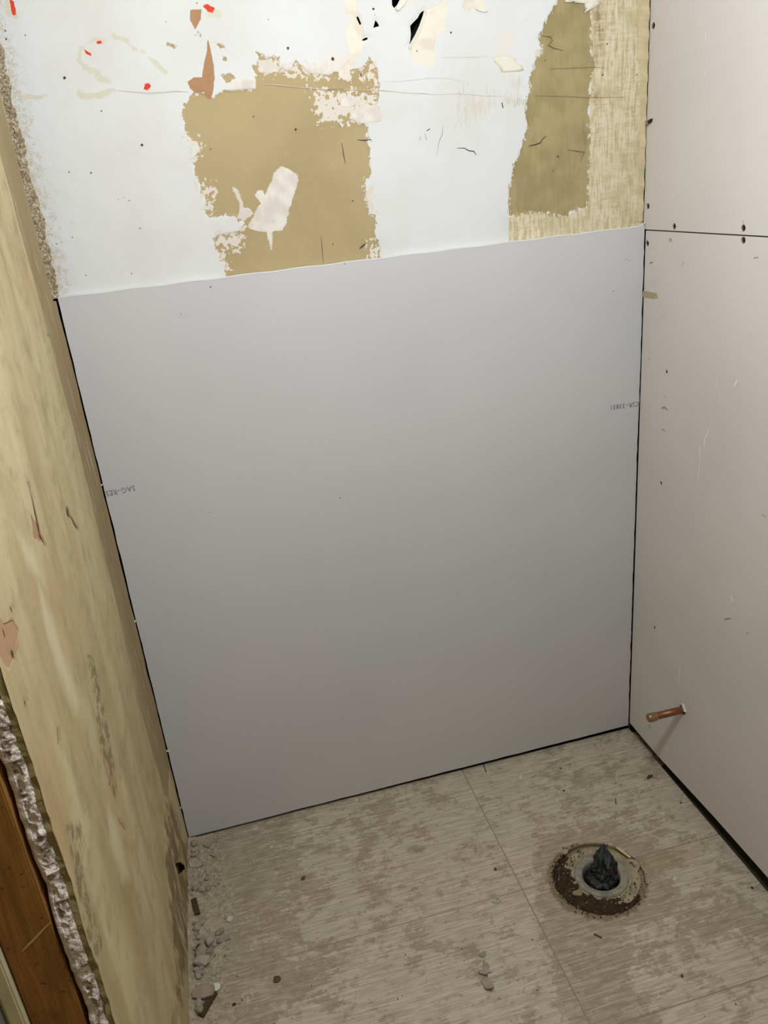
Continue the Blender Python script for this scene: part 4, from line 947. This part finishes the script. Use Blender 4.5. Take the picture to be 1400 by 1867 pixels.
# ================================================================== LOOSE BITS
M_chip1 = plain('plaster_grey', srgb(174, 162, 140), 0.95, 0.15, 120, 0.001)
M_chip2 = plain('plaster_pale', srgb(190, 180, 160), 0.95, 0.12, 120, 0.001)
M_chip3 = plain('plaster_bright', srgb(212, 204, 188), 0.95, 0.05, 120, 0.0006)
M_scrapwood = plain('dark_scrap_wood', srgb(78, 60, 40), 0.85, 0.3, 60, 0.001)
M_brownbit = plain('brown_bit', srgb(92, 72, 46), 0.9, 0.3, 100, 0.001)
# dust bank along the left wall
dx_ = np.linspace(0, 1, 46); dy_ = np.arange(0.0, -0.78, -0.003)
A, By = np.meshgrid(dx_, dy_, indexing='ij'); A, By = A.ravel(), By.ravel()
wid = 0.060 + 0.050 * vnoise(By, By * 0, 7, 70) + 0.02 * vnoise(By, By * 0, 30, 71)
xd = KL * By - 0.002 + A * wid
hz = 0.0085 * (1 - A) ** 1.3 * (0.5 + vnoise(By, By * 0, 16, 72)) + (vnoise(xd, By, 70, 73) - 0.45) * 0.006 * (1 - A) + (vnoise(xd, By, 210, 74) - 0.5) * 0.0022 * (1 - A) - 0.0012 * A
_n = NT('plaster_dust', 0.95, 0.1); _a = _n.noise(85, 5, 0.7); _n.color(_n.mix(_n.ramp(_a, 0.38, 0.62), srgb(150, 138, 114), srgb(178, 166, 142))); _n.bump(_n.noise(300, 4), 0.002)
dust, _ = grid_mesh('plaster_dust', np.stack([xd, By, hz], 1), grid_faces(len(dx_), len(dy_), None, True), _n.m, None, True)
tag(dust, 'grey beige plaster dust banked along the left wall', 'dust', kind='stuff')
def gen_l(r):
    y = -abs(r.gauss(0, 0.26)) if r.random() < 0.5 else r.uniform(-0.46, -0.005)
    x = 0.006 + abs(r.gauss(0, 0.034)); return x, max(y, -0.7), 0.004 * max(0, 1 - x / 0.09) + 0.0008, r.uniform(0.0008, 0.0032)
o = crumbs('plaster_grit', 700, gen_l, [M_chip1, M_chip1, M_chip2, M_crumbC], 11, dust); tag(o, 'fine pale plaster grit', kind='stuff')
def gen_f(r):
    return r.uniform(0.08, 1.08), r.uniform(-0.73, -0.01), 0.0006, r.uniform(0.0005, 0.0017)
o = crumbs('floor_grit', 420, gen_f, [M_brownbit, M_chip2, M_brownbit, M_chip1], 13); tag(o, 'tiny specks of grit scattered across the tiles', 'grit', kind='stuff')

chunks = [chunk_mesh('plaster_chunk', s, [M_chip1, M_chip2][s % 2], 0.55) for s in range(8)]
flakes = [flake_mesh('plaster_flake', s, [M_chip2, M_chip1][s % 2], 0.09, 0.45) for s in range(6)]
def dust_h(x, y):
    """height of the dust bank at (x, y)"""
    b = np.array([y]); w_ = float(0.060 + 0.050 * vnoise(b, b * 0, 7, 70)[0] + 0.02 * vnoise(b, b * 0, 30, 71)[0]); a_ = (x - KL * y + 0.002) / w_
    if a_ < 0 or a_ > 1: return 0.0
    return max(0.0, float(0.0085 * (1 - a_) ** 1.3 * (0.5 + vnoise(b, b * 0, 16, 72)[0]) + (vnoise(np.array([x]), b, 70, 73)[0] - 0.45) * 0.006 * (1 - a_) - 0.0012 * a_))
def bit(name, me, px, py, size, label, cat, group=None, rz=0.0, tilt=(0, 0), squash=1.0, mat=None, sink=0.0008):
    x, y = fl(px, py); z = dust_h(x, y)
    if mat is not None: me = me.copy(); me.materials.clear(); me.materials.append(mat)
    o = bpy.data.objects.new(name, me); o.location = (max(x, 0.004 + size * 0.35) if x < 0.1 else x, y, z - sink); o.scale = (size, size, size * squash); o.rotation_euler = (tilt[0], tilt[1], rz)
    link(o); tag(o, label, cat, group); return o
G = 'plaster chunks along the left wall'; L = 'small broken plaster chunk in the dust along the left wall'
pts = [(349,1545,.020,0),(344.5+4,1556,.012,1),(362,1533,.012,2),(356,1553,.010,3),(352,1566,.016,4),(364,1566,.011,5),(358,1602,.010,6),(368,1598,.014,7),(378,1605,.012,0),(383,1598,.011,1),(362,1612,.012,2),(372,1618,.012,3),(352,1626,.018,4),(368,1626,.018,5),(356,1636,.013,6),(366,1610,.009,7),(380,1624,.012,0),
       (358,1700,.015,1),(353,1708,.012,3),(362,1716,.013,5),(398,1704,.013,2),(405,1700,.014,4),(408,1712,.018,6),(401,1719,.014,0),(392,1726,.012,1),(385,1736,.015,2),(350,1738,.016,3),(360,1745,.030,4),(372,1742,.020,5),(355,1754,.024,6),(352,1772,.022,0),(368,1768,.014,1),(362,1782,.017,2),(354,1788,.013,3),(382,1742,.018,5),(378,1716,.010,6),(372,1690,.009,4),(352,1690,.011,0),(349,1812,.018,1),(354,1852,.018,2),(352,1840,.015,3)]
for k, (px_, py_, s_, i_) in enumerate(pts):
    fk = k % 4 == 2
    L = ('small broken plaster chunk in the dust by the back left corner' if py_ < 1640 else 'small broken plaster chunk beside the left wall near the dark strip' if py_ < 1730 else 'broken plaster chunk beside the left wall near the tilted slab')
    G = ('chunks in the back left corner' if py_ < 1640 else 'chunks along the middle of the left wall' if py_ < 1730 else 'chunks near the tilted slab')
    bit('plaster_chunk', (flakes[i_ % 6] if fk else chunks[i_]), px_, py_, s_ * 1.3, L, 'plaster chunk', G, k * 1.7, (0.25 * math.sin(k * 2.1), 0.25 * math.cos(k * 1.3)), 0.9)
bit('plaster_flake', flakes[0], 355, 1580, 0.030, 'flat pale plaster flake tilted up beside the brown wall hole', 'plaster flake', None, -0.4, (0.35, 0.15), 1.2, M_chip2, -0.001)
bit('plaster_flake', flakes[2], 366, 1566, 0.014, 'small upright pale chip near the back left corner', 'plaster flake', None, 1.2, (0.6, 0), 1.2, M_chip2)
bit('plaster_flake', flakes[3], 394, 1560, 0.022, 'small pale flake casting a shadow near the back left corner', 'plaster flake', None, 0.3, (0.3, 0.2), 1.3, M_chip1)
bit('plaster_sliver', flakes[5], 382, 1536, 0.034, 'long thin plaster sliver leaning at the panel foot', 'plaster sliver', None, 1.25, (0.1, -0.1), 1.0, M_chip1)
bit('plaster_flake', flakes[4], 418, 1676, 0.017, 'bright little chip at the edge of the dusty corner', 'plaster flake', None, 0.8, (0.3, 0), 1.3, M_chip3)
bit('plaster_chunk', chunks[2], 381, 1727, 0.026, 'upright pale plaster chunk at the end of the crumb trail', 'plaster chunk', None, 1.3, (0.2, 0.3), 1.3, M_chip2)
bit('plaster_flake', flakes[1], 358, 1698, 0.019, 'pale wedge of plaster right beside the left wall', 'plaster flake', None, 0.5, (0.35, 0.2), 1.5, M_chip2)
bit('plaster_chunk', chunks[5], 362, 1740, 0.034, 'darker brownish plaster lump beside the left wall', 'plaster chunk', None, 0.2, (0.1, 0.2), 0.9, M_brownbit)
bit('plaster_chunk', chunks[3], 360, 1763, 0.036, 'largest rounded pale plaster lump beside the left wall', 'plaster chunk', None, 0.5, (0.1, 0.1), 0.9, M_chip2)
bit('plaster_slab', flake_mesh('plaster_slab', 21, M_chip1, 0.16, 0.05, 8, 0.5, 0.22), 364, 1819, 0.047, 'large flat plaster slab tilted in the near left dust', 'plaster slab', None, -0.25, (0.30, -0.05), 1.0, plain('slab_pinkish_grey', srgb(178, 160, 138), 0.95, 0.1, 80, 0.001), -0.004)
bit('plaster_flake', flake_mesh('plaster_flake', 30, M_chip3, 0.20, 0.15, 8, 0.8, 0.15), 393, 1805, 0.019, 'bright white rounded chip beside the tilted slab', 'plaster flake', None, 0.3, (0.35, 0.1), 1.0, M_gyp, -0.004)
bit('plaster_flake', flake_mesh('plaster_flake', 31, M_chip3, 0.22, 0.1, 7, 0.8, 0.2), 365, 1801, 0.008, 'tiny bright chip behind the tilted slab', 'plaster flake', None, 0, (0.4, 0), 1.0, M_chip3, -0.003)
def stick(pxa, pxb, w, h, label, mat, z0=0.003, name='dark_strip'):
    a, b = Vector((*fl(*pxa), 0)), Vector((*fl(*pxb), 0)); Lg = (b - a).length
    bm = box_bm(-Lg / 2, Lg / 2, -w / 2, w / 2, 0, h, min(w, h) * 0.12)
    for v in bm.verts: v.co.y += w * 0.12 * math.sin(v.co.x * 90); v.co.z += h * 0.15 * math.sin(v.co.x * 60 + 1)
    o = bm_obj(name, bm, mat); o.location = ((a + b) / 2).to_tuple()[:2] + (z0,); o.rotation_euler = (0.15, 0, math.atan2(b.y - a.y, b.x - a.x)); tag(o, label, 'wood scrap'); return o
stick((356, 1644), (361, 1674), 0.011, 0.007, 'short dark strip half buried beside the left wall', M_scrapwood, 0.005)  # short dark block set low in the dust bank
stick((394, 1812), (366, 1858), 0.012, 0.009, 'dark brown wood strip under the tilted plaster slab', M_scrapwood, 0.0012)
# bits out on the tiles
bit('plaster_flake', flake_mesh('paint_peel', 40, M_chip2, 0.05, 1.1, 15, 0.7, 0.45), 884, 1772, 0.026, 'curled beige peel on the tiles, upper of two touching', 'peel', None, 1.2, (0.1, 0.1), 1.0, M_chip2)
bit('plaster_flake', flake_mesh('paint_peel', 41, M_chip2, 0.05, 0.9, 15, 0.45, 0.5), 889, 1795, 0.034, 'long curled beige peel on the tiles, lower of two touching', 'peel', None, 1.5, (0.1, 0.1), 1.0, M_chip2)
bit('plaster_flake', flakes[1], 880, 1741, 0.017, 'small loose flake above the curled beige peels', 'plaster flake', None, 0.1, (0, 0), 1.0, M_chip1)
for k, (px_, py_, s_) in enumerate([(898,1632,.012),(906,1636,.014),(903,1646,.011),(912,1643,.009)]):
    bit('plaster_chip', flakes[k], px_, py_, s_, 'pale plaster chip in the small cluster left of the flange', 'plaster chip', 'pale chips left of the flange', k * 1.3, (0, 0), 1.0, M_chip2)
bit('plaster_chip', flakes[2], 948, 1419, 0.013, 'white plaster chip on the tile below the panel foot', 'plaster chip', None, 0.5, (0, 0), 1.0, M_chip3)
bit('plaster_chip', flakes[4], 1128, 1451, 0.009, 'white plaster chip behind the toilet flange', 'plaster chip', None, 1.5, (0, 0), 1.0, M_chip3)
bit('plaster_chip', flakes[0], 1229, 1603, 0.012, 'white plaster chip right of the toilet flange', 'plaster chip', None, 0.2, (0, 0), 0.8, M_chip3)
bit('plaster_chip', flakes[3], 495, 1544, 0.009, 'small white chip alone on the tiles at left', 'plaster chip', None, 0.4, (0, 0), 1.0, M_chip3)
bit('plaster_chip', flakes[5], 650, 1460, 0.010, 'white chip close to the panel foot at left', 'plaster chip', None, 0.9, (0, 0), 1.0, M_chip3)
bit('dried_leaf', flake_mesh('dried_leaf', 50, M_brownbit, 0.08, 0.5, 9, 0.6, 0.5), 1184, 1417, 0.017, 'dark curled leaf bit near the right floor gap', 'leaf bit', None, 0.4, (0, 0), 1.0, M_brownbit)
bit('dirt_clump', chunks[1], 505, 1786, 0.024, 'brown clump of dirt on the tiles at lower left', 'dirt clump', None, 0.3, (0, 0), 0.4, M_crumbB)
bit('dirt_clump', chunks[4], 427, 1832, 0.0105, 'small round brown dirt pellet near the tilted slab', 'dirt clump', None, 0.3, (0, 0), 0.8, M_brownbit)
bit('dirt_clump', chunks[6], 553, 1602, 0.016, 'small elongated dirt clump in the middle left of the floor', 'dirt clump', None, 0.5, (0, 0), 0.5, M_crumbB)
bit('dirt_clump', chunks[7], 903, 1585, 0.012, 'small brown clump beside the tile joint', 'dirt clump', None, 0.5, (0, 0), 0.5, M_crumbB)
bit('dirt_clump', chunks[0], 1371, 1619, 0.010, 'small brown clump near the right frame edge', 'dirt clump', None, 0.5, (0, 0), 0.5, M_brownbit)
bit('dirt_clump', chunks[3], 1241, 1464, 0.007, 'dark speck of dirt halfway along the right gap', 'dirt clump', None, 0.5, (0, 0), 0.7, M_brownbit)
bit('dirt_clump', chunks[2], 1022, 1401, 0.008, 'dark speck of dirt below the panel foot', 'dirt clump', None, 0.9, (0, 0), 0.6, M_brownbit)
bit('dirt_clump', chunks[5], 1028, 1442, 0.009, 'dark speck of dirt behind the flange at left', 'dirt clump', None, 0.9, (0, 0), 0.5, M_brownbit)
bit('dirt_clump', chunks[6], 1243, 1780, 0.009, 'dark speck of dirt before the flange at right', 'dirt clump', None, 0.9, (0, 0), 0.6, M_brownbit)
stick((881, 1392), (886, 1408), 0.0022, 0.002, 'thin dark splinter at the panel foot', M_brownbit, -0.0002, 'wood_splinter')
stick((1122, 1456), (1123, 1467), 0.0020, 0.002, 'thin dark splinter behind the toilet flange', M_brownbit, -0.0002, 'wood_splinter')
stick((1083, 1703), (1097, 1711), 0.0030, 0.002, 'thin dark splinter just before the toilet flange', M_brownbit, -0.0002, 'wood_splinter')
stick((1124.5, 1547), (1149, 1566), 0.0042, 0.003, 'pale wood splinter lying on the flange rim', plain('pale_splinter', srgb(206, 186, 146), 0.85, 0.1), 0.0015, 'wood_splinter')
bit('plaster_chip', flakes[3], 1053, 1633, 0.024, 'pale beige plaster chunk lying in the rusty dirt', 'plaster chip', None, 0.2, (0.1, 0), 1.6, M_crumbC, -0.003)
bit('plaster_chip', flakes[5], 1030, 1557, 0.013, 'pale chip at the rear left rim of the flange opening', 'plaster chip', None, 0.6, (0.1, 0), 1.6, M_chip2, -0.001)
